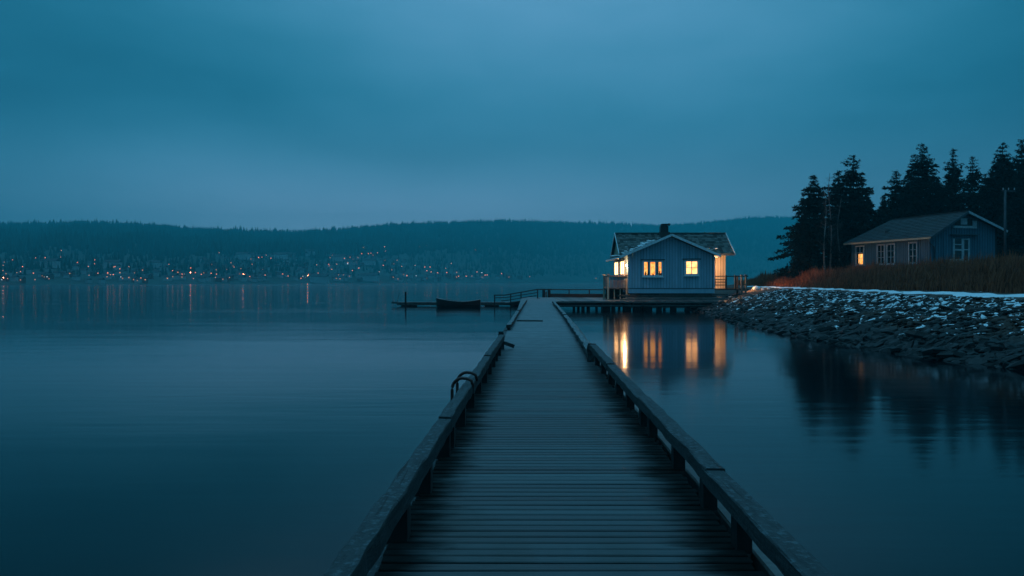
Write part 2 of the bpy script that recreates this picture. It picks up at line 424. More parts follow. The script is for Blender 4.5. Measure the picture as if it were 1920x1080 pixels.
# forest over the slope: tens of thousands of small conifers, one mass
N = 52000
uu = rng.uniform(-850, 2880, N); vv = rng.uniform(.02, 1.035, N)**.8
vv[:9000] = rng.uniform(.94, 1.02, 9000)
town = (uu < 900) & (vv < .38)
keep = ~(town & (rng.random(N) < .55)); uu, vv = uu[keep], vv[keep]; N = len(uu)
pts = np.array([hill_pt(a, b) for a, b in zip(uu, vv)])
h = rng.uniform(9, 17, N)*(1+.28*(rng.random(N) < .10)); h[vv < .35] *= .55; rad = h*rng.uniform(.15, .25, N)
ang0 = rng.uniform(0, 6.28, N)
V5 = np.zeros((N, 6, 3)); 
for k in range(5):
    a = ang0+k*2*math.pi/5; V5[:, k, 0] = pts[:, 0]+np.cos(a)*rad; V5[:, k, 1] = pts[:, 1]+np.sin(a)*rad; V5[:, k, 2] = pts[:, 2]-.5
V5[:, 5] = pts; V5[:, 5, 2] += h; V5[:, 5, 0] += rng.normal(0, .2, N)
base = (np.arange(N)*6)[:, None, None]; T = np.array([[k, (k+1) % 5, 5] for k in range(5)])[None]
o = tri_mesh('conifer_forest', V5.reshape(-1, 3), (base+T).reshape(-1, 3), M['forest'])
tag(o, 'dense dark conifer forest covering the hills across the water', 'forest', kind='stuff')

# far houses and lamps of the town across the water
def far_house_mesh(name, L, W, H, wall, nwin):
    b = MB(); b.box(-L/2, L/2, -W/2, W/2, -1.5, H, 0)
    for sgn in (1,):
        b.prism([(-L/2-.3, -W/2-.4, H-.15), (-L/2-.3, W/2+.4, H-.15), (-L/2-.3, 0, H+W*.38)], (L+.6, 0, 0), 1)
    for k in range(nwin):
        x = (k-(nwin-1)/2)*L/max(nwin, 1)*.8; b.box(x-.45, x+.45, -W/2-.05, -W/2+.01, H*.4, H*.4+1.0, 2)
    me_o = b.build(name, [wall, M['far_roof'], M['far_window']]); return me_o
protos = [(6, 5, 3.0, 'far_wall', 0), (8, 5, 3.4, 'far_wall', 1), (5, 5, 4.2, 'far_wall_dark', 1), (7, 5, 3.2, 'far_wall_dark', 0), (17, 7, 5.5, 'far_wall', 0)]
pm = []
for a in protos:
    q = far_house_mesh('far_house', a[0], a[1], a[2], M[a[3]], a[4]); pm.append(q.data); bpy.data.objects.remove(q)
def put(me, name, loc, rz, sc, label, cat, group):
    o = bpy.data.objects.new(name, me); COL.objects.link(o); o.location = loc; o.rotation_euler = (0, 0, rz); o.scale = (sc, sc, sc)
    return tag(o, label, cat, group)
HL = ['small pale walled house among the lights of the far shore', 'small pale house with one warm lit window on the far slope',
      'small dark walled house with a lit window in the far town', 'small dark unlit house in the far town across the water', 'long pale building on the slope of the far town']
for px, py in [(112, 503), (302, 503), (532, 487), (583, 480), (695, 497), (640, 490), (462, 487), (226, 504), (700, 527), (605, 530)]:
    v = solve_v(px, py); x, y, z = hill_pt(px, v)
    sc = .75 if px < 400 else 1.0
    put(pm[4], 'far_house', (x, y-12, z+1), random.uniform(-.3, .3), sc, HL[4], 'house', 'long pale buildings in the far town')
zones = [(0, 480, 515, 532, 62), (0, 330, 496, 515, 26), (380, 760, 480, 512, 70), (470, 900, 514, 529, 66), (820, 1120, 521, 527, 8)]
hn = ['pale unlit houses of the far town', 'pale houses with a lit window in the far town', 'dark houses with a lit window in the far town', 'dark unlit houses of the far town']
for x0, x1, y0, y1, n in zones:
    for k in range(n):
        px, py = random.uniform(x0, x1), random.uniform(y0, y1); v = solve_v(px, py); x, y, z = hill_pt(px, v)
        q = random.choice([0, 0, 0, 1, 1, 2, 3]); sc = lerp(y, [430, 1200], [.55, 1.05])*random.uniform(.8, 1.2)
        put(pm[q], 'far_house', (x, y, z+.8), random.uniform(-.6, .6), sc, HL[q], 'house', hn[q])
LAMPS = [(8,530,2),(25,516,1),(35,532,1),(25,535,4),(38,496,2),(60,510,3),(57,518,1),(80,492,2),(81,522,2),(98,492,2),(85,533,1),(112,509,5),(106,528,4),(110,531,1),(126,477,1),(125,490,1),(31,459,1),(158,501,2),(179,508,1),(190,496,2),(190,503,1),(182,525,1),(198,522,2),(216,522,3),(221,523,1),(226,524,2),(228,509,2),(237,514,3),(242,513,5),(253,508,1),(240,528,4),(277,530,2),(279,501,1),(304,504,1),(326,504,2),(334,516,2),(352,523,2),(367,512,3),(367,518,6),(376,520,2),(387,523,2),(373,530,1),(405,522,3),(415,523,2),(413,528,1),(439,528,1),(453,522,5),(464,521,6),(476,527,2),(466,489,2),(388,492,1),(407,490,4),(417,481,1),(446,508,1),
(490,491,3),(496,490,2),(504,485,1),(513,492,2),(496,458,1),(497,467,1),(554,450,1),(578,453,1),(504,524,2),(536,522,2),(546,526,2),(570,530,2),(582,523,5),(573,525,4),(601,520,2),(602,524,2),(611,524,1),(598,503,1),(620,503,2),(635,502,1),(626,512,1),(649,492,2),(655,501,4),(664,515,2),(676,498,3),(676,511,3),(681,483,2),(684,470,1),(693,483,2),(698,482,2),(704,470,3),(711,470,3),(723,470,2),(710,481,2),(725,477,1),(697,526,2),(712,525,6),(705,522,5),(721,505,2),(714,516,1),(755,506,1),(780,504,1),(798,508,2),(808,508,2),(802,515,2),(810,517,2),(822,519,2),(765,525,3),(782,524,4),(839,519,3),(847,500,1),(837,509,1),(861,525,2),(875,525,2),(895,517,2),(904,517,4),(910,523,2),(914,523,2),(941,520,2),(788,468,1),(802,468,2),(892,475,1),(993,525,1),(27,529,5)]
OCT = [(1,0,0),(-1,0,0),(0,1,0),(0,-1,0),(0,0,1),(0,0,-1)]
def lamp_mesh(m):
    b = MB(); ph = 0.6180339
    b.tube([(0, 0, -7), (0, 0, -.8)], .08, 5, 1)
    t = (1+5**.5)/2; vsx = [Vector(q).normalized() for q in [(-1,t,0),(1,t,0),(-1,-t,0),(1,-t,0),(0,-1,t),(0,1,t),(0,-1,-t),(0,1,-t),(t,0,-1),(t,0,1),(-t,0,-1),(-t,0,1)]]
    fsx = [(0,11,5),(0,5,1),(0,1,7),(0,7,10),(0,10,11),(1,5,9),(5,11,4),(11,10,2),(10,7,6),(7,1,8),(3,9,4),(3,4,2),(3,2,6),(3,6,8),(3,8,9),(4,9,5),(2,4,11),(6,2,10),(8,6,7),(9,8,1)]
    b.add(vsx, fsx, 0); q = b.build('street_lamp', [m, M['pole']]); me = q.data; bpy.data.objects.remove(q); return me
LM = {1: lamp_mesh(M['lamp_weak']), 2: lamp_mesh(M['lamp_mid']), 5: lamp_mesh(M['lamp_strong']), 4: lamp_mesh(M['lamp_white'])}
LT = {1: ('faint amber street lamp on the far shore', 'faint amber lamps of the far town'), 2: ('warm orange street lamp glowing on the far shore', 'warm lamps of the far town'),
      5: ('strong orange lamp on the far shore whose light streaks down the water', 'strong lamps of the far town'), 4: ('cool white street lamp on the far shore', 'cool white lamps of the far town')}
for px, py, k in LAMPS:
    v = solve_v(px, py); x, y, z = hill_pt(px, v)
    key = {3: 2, 6: 5}.get(k, k); rr = y*.00058*(1.15 if k in (3, 6) else 1.0)*(.62 if key == 5 else 1)*(.8 if k in (1, 4) else 1)
    put(LM[key], 'street_lamp', (x, y-10, z+6*rr+1.5), 0, rr, LT[key][0], 'street lamp', LT[key][1])

# ------------------------------------------------------------------ setting: near bank on the right
YS, XS = [-60, 5, 12, 21.5, 25, 33, 42, 53, 62, 70, 80, 95, 120, 150], [19, 18, 16.6, 14.6, 13.6, 12.9, 13.2, 14.6, 15.6, 16.6, 17.6, 18.5, 27, 48]
TT, ZT = [-4, -.6, 0, 1.5, 3.5, 6.3, 6.9, 8.8, 10, 13, 19, 30, 80], [-1.2, -.3, 0, .42, 1.0, 1.66, 1.74, 1.93, 2.02, 2.55, 3.15, 3.55, 4.2]
def shore(y): return lerp(y, YS, XS)
def gnoise(x, y): return .5*math.sin(x*.9+y*.37)*math.sin(y*.71-x*.23)+.5*math.sin(x*2.3-y*1.1)*math.sin(y*1.9+x*.7)
def ground_z(x, y):
    t = x-shore(y); z = lerp(t, TT, ZT)
    amp = .10 if (t > 9 or 0 < t < 6.5) else .02
    z += gnoise(x, y)*amp
    if y > 100: z -= (y-100)*.09*min(1, max(0, t)/6+.2)
    return z
ys = np.concatenate([np.arange(-50, 14, 3.0), np.arange(14, 80, .8), np.arange(80, 152, 3.0)])
ts = np.concatenate([np.arange(-4, 14, .5), np.arange(14, 30, 1.5), np.arange(30, 100, 8)])
verts = [(shore(y)+t, y, ground_z(shore(y)+t, y)) for y in ys for t in ts]; nt_ = len(ts)
faces = [(i*nt_+j, i*nt_+j+1, (i+1)*nt_+j+1, (i+1)*nt_+j) for i in range(len(ys)-1) for j in range(nt_-1)]
raw('ground', verts, faces, M['ground'], True)['kind'] = 'structure'
pv, pf = [], []
pys = np.arange(8, 82, .5)
for i, y in enumerate(pys):
    a = lerp(y, [20, 32, 45], [6.9, 7.45, 8.0])+.22*math.sin(y*.9)+.18*math.sin(y*2.7); b_ = lerp(y, [20, 32, 45], [8.9, 8.7, 8.5])+.15*math.sin(y*.7+1)+.15*math.sin(y*2.1)
    for k in range(6):
        t = a+(b_-a)*k/5; x = shore(y)+t
        pv.append((x, y, ground_z(x, y)+(.045 if 0 < k < 5 else -.03)+.02*math.sin(k*2.1+y*3)))
    if i: 
        for k in range(5): q = (i-1)*6+k; pf.append((q, q+1, q+7, q+6))
raw('path', pv, pf, M['path'], True)['kind'] = 'structure'

# slabs of the rock bank
def slab_template():
    n = random.choice([5, 6, 6, 7]); a0 = random.uniform(0, 6.28); low, mid, top = [], [], []
    for k in range(n):
        a = a0+k*2*math.pi/n+random.uniform(-.3, .3); r = random.uniform(.75, 1.1)
        low.append((math.cos(a)*r*.85, math.sin(a)*r*.85, -.5+random.uniform(-.1, .1)))
        mid.append((math.cos(a)*r*1.0, math.sin(a)*r*1.0, random.uniform(-.1, .25)))
        s = random.uniform(.62, .85); top.append((math.cos(a)*r*s, math.sin(a)*r*s, .5+random.uniform(-.14, .14)))
    vs = low+mid+top+[(0, 0, .55), (0, 0, -.5)]; fs = []
    for k in range(n):
        j = (k+1) % n
        fs += [(k, j, n+j), (k, n+j, n+k), (n+k, n+j, 2*n+j), (n+k, 2*n+j, 2*n+k), (2*n+k, 2*n+j, 3*n), (j, k, 3*n+1)]
    return np.array(vs), np.array(fs)
tmpl = [slab_template() for _ in range(14)]
slabs = []
for k in range(13000):
    y = random.uniform(14, 68.5)**1.0; t = random.uniform(-.5, 6.75)
    if y > 62 and t > 3.5: continue
    x = shore(y)+t; s = random.uniform(.12, .29)*(1.3 if t < 1.6 else 1.0)*lerp(t, [0, 7], [1.15, .78])
    s *= random.choice([.6, .75, .9, 1, 1.15, 1.35]) if t < 4 else random.choice([.8, 1, 1.2])
    slabs.append((x, y, ground_z(x, y)+s*.12, s, random.uniform(.42, .8), random.uniform(.20, .42), random.gauss(.15, .5), random.gauss(-.22, .26), random.gauss(.0, .28), random.randrange(14)))
def onscreen(s): px = 960+F*s[0]/s[1]; return px < 1945 and s[1] > 10
slabs.sort(key=lambda s: -(s[3]/s[1]) if onscreen(s) else 0)
from mathutils import Euler
tm = []
for vs, fs in tmpl:
    me = bpy.data.meshes.new('stone'); me.from_pydata([tuple(v) for v in vs], [], [tuple(int(i) for i in f) for f in fs]); me.materials.append(M['rock']); me.update(); tm.append(me)
V_, F_, off = [], [], 0
for i, (x, y, z, s, bw, bh, rz, ry, rx, k) in enumerate(slabs):
    if i < 300:
        o = bpy.data.objects.new('stone', tm[k]); COL.objects.link(o)
        o.location = (x, y, z); o.rotation_euler = (rx, ry, rz); o.scale = (s, s*bw, s*bh*1.3)
        tag(o, 'dark angular slab stone of the rock bank near the water', 'stone', 'stones of the rock bank nearest the camera')
    else:
        m = np.array(Euler((rx, ry, rz)).to_matrix()); vs, fs = tmpl[k]
        V_.append((vs*np.array([s, s*bw, s*bh*1.3]))@m.T+np.array([x, y, z])); F_.append(fs+off); off += len(vs)
o = tri_mesh('rock_bank', np.concatenate(V_), np.concatenate(F_), M['rock'])
tag(o, 'bank of piled dark slab rocks dusted with snow', 'rocks', kind='stuff')

# dry grass of the bank
def tuft_field(n, fx, hmin, hmax):
    V_ = np.zeros((n, 5, 3)); cnt = 0
    while cnt < n:
        x, y = fx()
        t = x-shore(y)
        if t < 9.1: continue
        u2, v2 = h2_local(x, y)
        if -.3 < u2 < 11.3 and -.2 < v2 < 8: continue
        clump = .5+.5*math.sin(x*1.7+math.sin(y*.8)*2)*math.sin(y*1.1+x*.3)
        hh = (random.uniform(hmin, hmax) if random.random() < .8 else random.uniform(hmax*.8, hmax*1.25))*(.45+.75*clump*clump)*lerp(t, [9.1, 11], [.45, 1]); z = ground_z(x, y)
        a = random.uniform(0, 6.28); lx, ly = random.gauss(.10, .16)*hh, random.gauss(0, .16)*hh; wd = random.uniform(.010, .024)*lerp(y, [25, 70], [.9, 1.5])
        cx, sx_ = math.cos(a)*wd, math.sin(a)*wd
        V_[cnt] = [(x-cx, y-sx_, z-.05), (x+cx, y+sx_, z-.05), (x-cx*.7+lx*.35, y-sx_*.7+ly*.35, z+hh*.6), (x+cx*.7+lx*.35, y+sx_*.7+ly*.35, z+hh*.6), (x+lx, y+ly, z+hh)]
        cnt += 1
    base = (np.arange(n)*5)[:, None, None]; T = np.array([[0, 1, 3], [0, 3, 2], [2, 3, 4]])[None]
    return V_.reshape(-1, 3), (base+T).reshape(-1, 3)
H2O = Vector((36.4, 65.0, 0)); H2U = Vector((-.209, .978, 0)); H2V = Vector((.978, .209, 0))
def h2_local(x, y):
    dx, dy = x-H2O.x, y-H2O.y; return dx*H2U.x+dy*H2U.y, dx*H2V.x+dy*H2V.y
def fx():
    y = random.uniform(22, 92); t = 9+abs(random.gauss(0, 7.5)) if random.random() < .75 else random.uniform(9, 30)
    return shore(y)+t, y
gv, gf = tuft_field(120000, fx, .45, 1.25)
o = tri_mesh('dry_grass', gv, gf, M['grass'])
tag(o, 'tall dry reddish brown grass on the bank', 'grass', kind='stuff')

# ------------------------------------------------------------------ pier
ZD = .80
def XL(y): return -.98+.036*y-lerp(y, [19, 27, 45, 60], [0, .15, .15, .12])
def XR(y): return 1.30+.0295*y+.075*max(0, 1-y/12)+lerp(y, [18, 27, 54], [0, .13, .19])
pier = thing('pier', (.3, 4, 0), 'long grey plank pier running from the camera to the cottage platform', 'pier')
b = MB(); y = .6
while y < 77.2:
    w_ = random.uniform(.0905, .0935); j = [random.uniform(-.03, .03) for _ in range(2)]; zz = random.uniform(-.002, .002); tl = random.uniform(-.003, .003)
    xl = XL(y)+.02+j[0]*.5-lerp(y, [35, 70], [0, .6]); xr = XR(y)-.025+j[1]*.7
    if y > 58: xr += lerp(y, [58, 62], [0, .5])
    xs = [xl, (xl+xr)/2+random.uniform(-.1, .1), xr]
    # plank with slightly worn top edges
    prof = [(-w_/2, -.045), (-w_/2, -.006), (-w_/2+.008, 0), (w_/2-.008, 0), (w_/2, -.006), (w_/2, -.045)]
    yo = [random.uniform(-.003, .003) for _ in range(3)]
    vs = [(x, y+a+yo[i], ZD+zz+c+tl*(i-1)) for i, x in enumerate(xs) for a, c in prof]
    n = 6; fs = [(i*n+k, i*n+(k+1) % n, (i+1)*n+(k+1) % n, (i+1)*n+k) for i in range(2) for k in range(n)]+[tuple(range(n))[::-1], tuple(range(2*n, 3*n))]
    b.add(vs, fs); y += .1165
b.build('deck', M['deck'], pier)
def rough_beam(b, p, q, w, h, jit, seg=.25, mi=0):
    p, q = Vector(p), Vector(q); L = (q-p).length; n = max(3, int(L/seg)); d = (q-p).normalized(); s = d.cross(Vector((0, 0, 1))).normalized(); u = s.cross(d)
    c = .07
    prof = [(-.5, -.5), (.5, -.5), (.5, .5-c), (.5-c, .5), (-.5+c, .5), (-.5, .5-c)]
    m = len(prof); vs = []; wob = [random.gauss(0, jit*.5) for _ in range(n+1)]; wob2 = [random.gauss(0, jit*.5) for _ in range(n+1)]
    for i in range(n+1):
        t = i/n; c0 = p.lerp(q, t)+s*wob[i]+u*wob2[i]
        for a, e_ in prof: vs.append(c0+s*(a*w+random.gauss(0, jit*.35))+u*(e_*h+random.gauss(0, jit*.35)))
    fs = [(i*m+k, i*m+(k+1) % m, (i+1)*m+(k+1) % m, (i+1)*m+k) for i in range(n) for k in range(m)]+[tuple(range(m))[::-1], tuple(range(n*m, (n+1)*m))]
    b.add(vs, fs, mi)
def rail(side, segs, w, h, top, jit, postgap, postw=.13, mt='rail'):
    for (y0, y1, dz) in segs:
        f = (lambda y: XL(y)+w/2) if side < 0 else (lambda y: XR(y)-w/2)
        b = MB(); rough_beam(b, (f(y0), y0-.06, ZD+top-h/2+dz), (f(y1), y1+.04, ZD+top-h/2+dz*.5), w, h, jit, .22 if y0 < 15 else .5)
        r = b.build('rail', M[mt], pier)
        y = y0+.35
        while y < y1:
            x = f(y)+.015*side+(.035 if side > 0 and y0 < 15 else 0); b = MB()
            b.obox((x, y, ZD-.0+(top-h)/2), ((1, 0, 0), (0, 1, 0), (0, 0, 1)), (postw/2*random.uniform(.9, 1.1), random.uniform(.05, .085), (top-h)/2+.02))
            b.build('post', M['pile'], r)
            y += postgap*random.uniform(.85, 1.15)
rail(-1, [(2.0, 4.6, .0), (4.6, 7.3, -.01), (7.3, 9.7, .01), (9.7, 13.3, .0), (13.3, 18.3, .015)], .13, .13, .37, .007, 1.25)
rail(1, [(2.0, 5.3, .0), (5.3, 8.5, .012), (8.5, 12.0, -.01), (12.0, 15.5, .01)], .14, .105, .37, .006, 1.25, .10)
rail(-1, [(25.5, 38, .0), (38, 60, .02)], .15, .12, .20, .022, 2.6, .1, 'rail_frost')
rail(1, [(15.9, 23.0, .0), (23.2, 33, .0), (33.2, 55, .03)], .15, .12, .20, .024, 2.6, .1, 'rail_frost')
b = MB(); bl = MB()
for s_, f in ((1, lambda y: XR(y)+.15), (-1, lambda y: XL(y)-.06)):
    y = 1.0; q = b if s_ > 0 else bl
    while y < 60:
        y2 = min(y+4.2, 61); rough_beam(q, (f(y), y, ZD-.12), (f(y2), y2-.03, ZD-.12), .17, .15, .008, .6); y = y2
b.build('stringer', M['platform'], pier); bl.build('stringer', M['rail'], pier)
for y in np.arange(1.5, 76, 3.4):
    for f in (lambda y: XL(y)+.12, lambda y: XR(y)-.02):
        b = MB(); b.tube([(f(y), y, -1.2), (f(y), y, ZD-.06)], .11, 9); b.build('pile', M['pile'], pier, True)
b = MB()
for y in np.arange(1.5, 76, 3.4): b.bar((XL(y)-.05, y, ZD-.15), (XR(y)+.1, y, ZD-.15), .14, .18)
b.build('cross_beam', M['pile'], pier)
# stub of timber at the end of the near left rail
b = MB(); rough_beam(b, (XL(18.4)-.02, 18.4, ZD+.22), (XL(18.4)+.36, 18.5, ZD+.08), .09, .08, .02, .1); rough_beam(b, (XL(18.5)+.05, 18.45, ZD+.0), (XL(18.5)+.05, 18.5, ZD+.44), .12, .12, .02, .12)
b.build('rail_stub', M['rail'], pier)
b = MB(); rough_beam(b, (XR(15.7)-.12, 15.72, ZD), (XR(15.7)-.10, 15.75, ZD+.38), .12, .12, .03, .1); b.build('rail_stub', M['rail'], pier)
b = MB(); rough_beam(b, (XL(31)+.22, 31.3, ZD+.03), (XL(31)+1.30, 31.2, ZD+.03), .10, .05, .004, .3)
o = b.build('loose_plank', M['beam']); tag(o, 'dark loose plank lying across the pier deck beside the far left rail', 'plank')

# swim ladder
lad = thing('swim_ladder', (XL(9.8)-.1, 9.8, ZD), 'rust red swim ladder with two curved handles on the left pier rail', 'ladder')
for yy in (9.55, 10.15):
    x0 = XL(yy); ppts = []
    for k in range(9):
        a = math.pi*k/16; ppts.append((x0+.06-.08-.26*math.sin(a)+0, yy, ZD+.40+.12*math.cos(a)-.0))
    pts_ = [(x0+.14, yy, ZD+.34), (x0+.12, yy, ZD+.42), (x0+.06, yy, ZD+.45)]+[(x0+.0-.13*math.sin(math.pi*k/16), yy, ZD+.31+.145*math.cos(math.pi*k/16)) for k in range(9)]+[(x0-.13, yy, ZD-.3), (x0-.13, yy, -.6)]
    b = MB(); b.tube(pts_, .021, 10); b.build('handle', M['steel'], lad, True)
for zz in (.5, .2, -.1):
    b = MB(); b.tube([(XL(9.55)-.13, 9.55, zz), (XL(10.15)-.13, 10.15, zz)], .02, 8); b.build('rung', M['steel'], lad, True)

# ------------------------------------------------------------------ platform under the cottage
plat = thing('platform', (10, 66, 0), 'long low timber platform on piles carrying the lit blue cottage', 'platform')
b = MB(); x = 3.35
while x < 18.9:
    y0 = 62.4+random.uniform(-.05, .05); b.box(x, x+.19, y0, 77.0 if x < 10.2 else 77.0, ZD-.06, ZD-.004+random.uniform(-.004, .004)); x += .203
b.build('deck', M['platform'], plat)
for (x0, x1, y0, z0, h_, w_) in [(3.2, 11.0, 62.3, .69, .09, .12), (11.05, 18.4, 62.35, .685, .09, .12), (3.6, 17.8, 62.5, .42, .12, .14), (9.4, 17.6, 63.2, .22, .09, .12)]:
    b = MB(); rough_beam(b, (x0, y0, z0), (x1, y0+random.uniform(-.05, .05), z0+.01), w_, h_, .012, .5); b.build('front_beam', M['platform'], plat)
px_posts = [1093, 1103, 1133, 1140, 1150, 1176, 1195, 1215, 1236, 1262, 1290, 1315]
for px in px_posts:
    x = (px-960)*62.8/F; wd = .13 if px < 1110 else random.choice([.16, .2, .32])
    b = MB(); b.box(x-wd, x+wd, 62.7, 62.7+wd*2, -1, .6); b.build('pile', M['pile'], plat)
for yy in (66.5, 71, 76):
    for x in np.arange(4, 18, 2.3): b = MB(); b.box(x-.12, x+.12, yy-.12, yy+.12, -1, .7); b.build('pile', M['pile'], plat)
b = MB(); b.box(3.4, 18, 64.2, 64.35, .25, .7); b.build('cross_beam', M['pile'], plat)
# steps of stacked timber between the platform and the cottage
st_ = thing('timber_steps', (13.5, 65, ZD), 'stack of long dark timbers in front of the cottage foundation', 'timber steps')
for (x0, x1, y0, z0, h_, w_) in [(9.3, 17.9, 65.5, 1.18, .15, .3), (10.0, 19.3, 65.0, 1.0, .12, .3), (9.3, 18.8, 64.5, .88, .14, .3), (13.0, 19.0, 65.8, 1.32, .1, .2)]:
    b = MB(); rough_beam(b, (x0, y0, z0), (x1, y0, z0+random.uniform(-.03, .03)), w_, h_, .018, .4); b.build('timber', M['platform' if z0 < 1.1 else 'beam'], st_)
# railing at the back of the platform
rl = thing('railing', (7, 77, ZD), 'dark handrail with thin posts along the back edge of the platform', 'railing')
b = MB(); b.bar((3.6, 77, 1.60), (9.7, 77, 1.58), .1, .09); b.build('handrail', M['rail_thin'], rl)
for px in (1067, 1105, 1132):
    x = (px-960)*77/F; b = MB(); b.box(x-.05, x+.05, 76.95, 77.05, ZD, 1.56); b.build('post', M['rail_thin'], rl)
b = MB(); rough_beam(b, (3.95, 76.8, 1.0), (9.6, 76.8, .98), .3, .36, .01, .6)
o = b.build('edge_beam', M['rail_thin']); tag(o, 'heavy dark beam lying along the back edge of the platform', 'beam')
for px, ww, hh, lab in ((1019.5, .15, .86, 'left thick dark mooring post at the far end of the pier'), (1029.5, .15, .82, 'right thick dark mooring post at the far end of the pier')):
    x = (px-960)*76.7/F; b = MB(); b.tube([(x, 76.7, ZD-.1), (x, 76.7, ZD+hh)], [ww*1.1, ww], 10); tag(b.build('mooring_post', M['pile']), lab, 'post')
b = MB(); x = (1024.5-960)*76.7/F
for k in range(5): b.tube([(x+random.uniform(-.08, .08), 76.75, ZD), (x+random.uniform(-.08, .08), 76.7, ZD+random.uniform(.4, .75))], .035, 6)
tag(b.build('oar_bundle', M['boat_in']), 'small bundle of poles propped between the two mooring posts', 'poles')

# gangway with railing
gw = thing('gangway', (1, 72, .5), 'sloping gangway with three-bar railing from floating dock to pier', 'gangway')
def G(px, py, d=72.0): return P(px, py, d)
def polybar(name, pp, w_, m, parent):
    b = MB()
    for a, c in zip(pp[:-1], pp[1:]): b.bar(a, c, w_, w_)
    return b.build(name, m, parent)
polybar('handrail', [G(926, 553.5), G(947, 553.3), G(1008, 542.6), G(1034, 542.6)], .10, M['rail_thin'], gw)
polybar('middle_rail', [G(927, 558.5), G(947, 558), G(1008, 548.5)], .07, M['rail_thin'], gw)
polybar('lower_rail', [G(940, 564.5), G(955, 562.5), G(1006, 554.0)], .07, M['rail_thin'], gw)
for px, y0, y1 in ((927.5, 553, 580), (957.5, 551, 576), (977, 549, 560), (1008, 542.3, 560)):
    b = MB(); p0, p1 = G(px, y0), G(px, y1); b.bar(p0, p1, .11, .11, up=(0, 1, 0)); b.build('post', M['rail_thin'], gw)
b = MB(); b.prism([G(948, 568), G(1012, 558.8), G(1012, 561), G(950, 571)], (0, 1.3, 0)); b.build('ramp', M['beam'], gw)
b = MB(); b.bar(G(957, 575), G(985, 566), .09, .09, up=(0, 1, 0)); b.build('brace', M['rail_thin'], gw)

fd = thing('floating_dock', (-5, 74, 0), 'narrow floating dock lying low on the water left of the pier', 'dock')
b = MB(); x = -11.3
while x < 1.4: b.box(x, x+.17, 73.3, 74.9, .36, .40+random.uniform(-.004, .004)); x += .18
b.build('deck', M['platform'], fd)
b = MB(); b.box(-11.3, 1.4, 73.25, 73.38, .10, .355); b.box(-11.3, 1.4, 74.8, 74.93, .10, .355); b.build('side_beam', M['float'], fd)
for x in (-10.2, -6, -2, .6): b = MB(); b.box(x-.7, x+.7, 73.4, 74.8, -.3, .2); b.build('float', M['pile'], fd)
b = MB(); b.prism([(-12.0, 74.3, .42), (-11.3, 73.3, .42), (-11.3, 74.9, .42)], (0, 0, -.18)); b.build('bow_plate', M['float'], fd)
b = MB(); b.tube([(-11.75, 74.2, .40), (-11.75, 74.2, .62)], .09, 8); b.build('cleat', M['frostwood'], fd)
b = MB(); b.tube([(-10.42, 73.1, -1), (-10.42, 73.1, 1.42)], [.10, .085], 9); o = b.build('dock_post', M['pile']); tag(o, 'single dark upright post near the left end of the floating dock', 'post')
b = MB(); b.tube([(-11.4, 74.1, .4), (-11.15, 74.1, 1.35)], .018, 6); o = b.build('boat_hook', M['rail_thin']); tag(o, 'thin leaning pole at the left tip of the floating dock', 'pole')

# rowboat
boat = thing('rowboat', (-5.1, 70.6, 0), 'dark red wooden rowboat moored at the floating dock', 'boat')
n = 17; m = 9; L0, L1 = -7.15, -2.98; outer, inner = [], []
for i in range(n):
    t = i/(n-1); x = L0+(L1-L0)*t; sheer = .53+.34*(max(0, .58-t)/.58)**1.6+.20*(max(0, t-.58)/.42)**1.8
    half = .72*(math.sin(math.pi*min(1, max(0, .04+t*.86)))**.62) if t < .97 else .38
    if i == 0: half = .03
    keel = -.12+.10*(abs(t-.5)*2)**3
    ro = []; ri = []
    for j in range(m):
        a = math.pi*j/(m-1); yy = -math.cos(a)*half; zz = keel+(sheer-keel)*(1-math.sin(a)**.75)
        ro.append((x+(.1 if i == 0 else 0)*(1-(zz/sheer if zz > 0 else 0)), 70.6+yy, zz)); ri.append((x, 70.6+yy*.93, zz+.04+(0 if j in (0, m-1) else .03)))
    outer += ro; inner += ri
fs = [(i*m+j, i*m+j+1, (i+1)*m+j+1, (i+1)*m+j) for i in range(n-1) for j in range(m-1)]
b = MB(); b.add(outer, fs, 0); b.add([outer[(n-1)*m+j] for j in range(m)], [tuple(range(m))], 0); b.build('hull', M['boat'], boat, True)
b = MB(); b.add(inner, fs); b.build('inner_hull', M['boat_in'], boat, True)
for j in (0, m-1):
    b = MB(); b.tube([Vector(outer[i*m+j])+Vector((0, 0, .02)) for i in range(n)], .035, 6); b.build('gunwale', M['frostwood'], boat)
b = MB(); b.tube([(-7.12, 70.6, .93), (-7.3, 71.4, .62), (-7.4, 72.4, .45), (-7.35, 73.3, .45)], .018, 5); b.build('mooring_rope', M['frostwood'], boat)
for t in (.3, .55, .8):
    x = L0+(L1-L0)*t; b = MB(); b.box(x-.12, x+.12, 70.05, 71.15, .38, .42); b.build('thwart', M['boat_in'], boat)

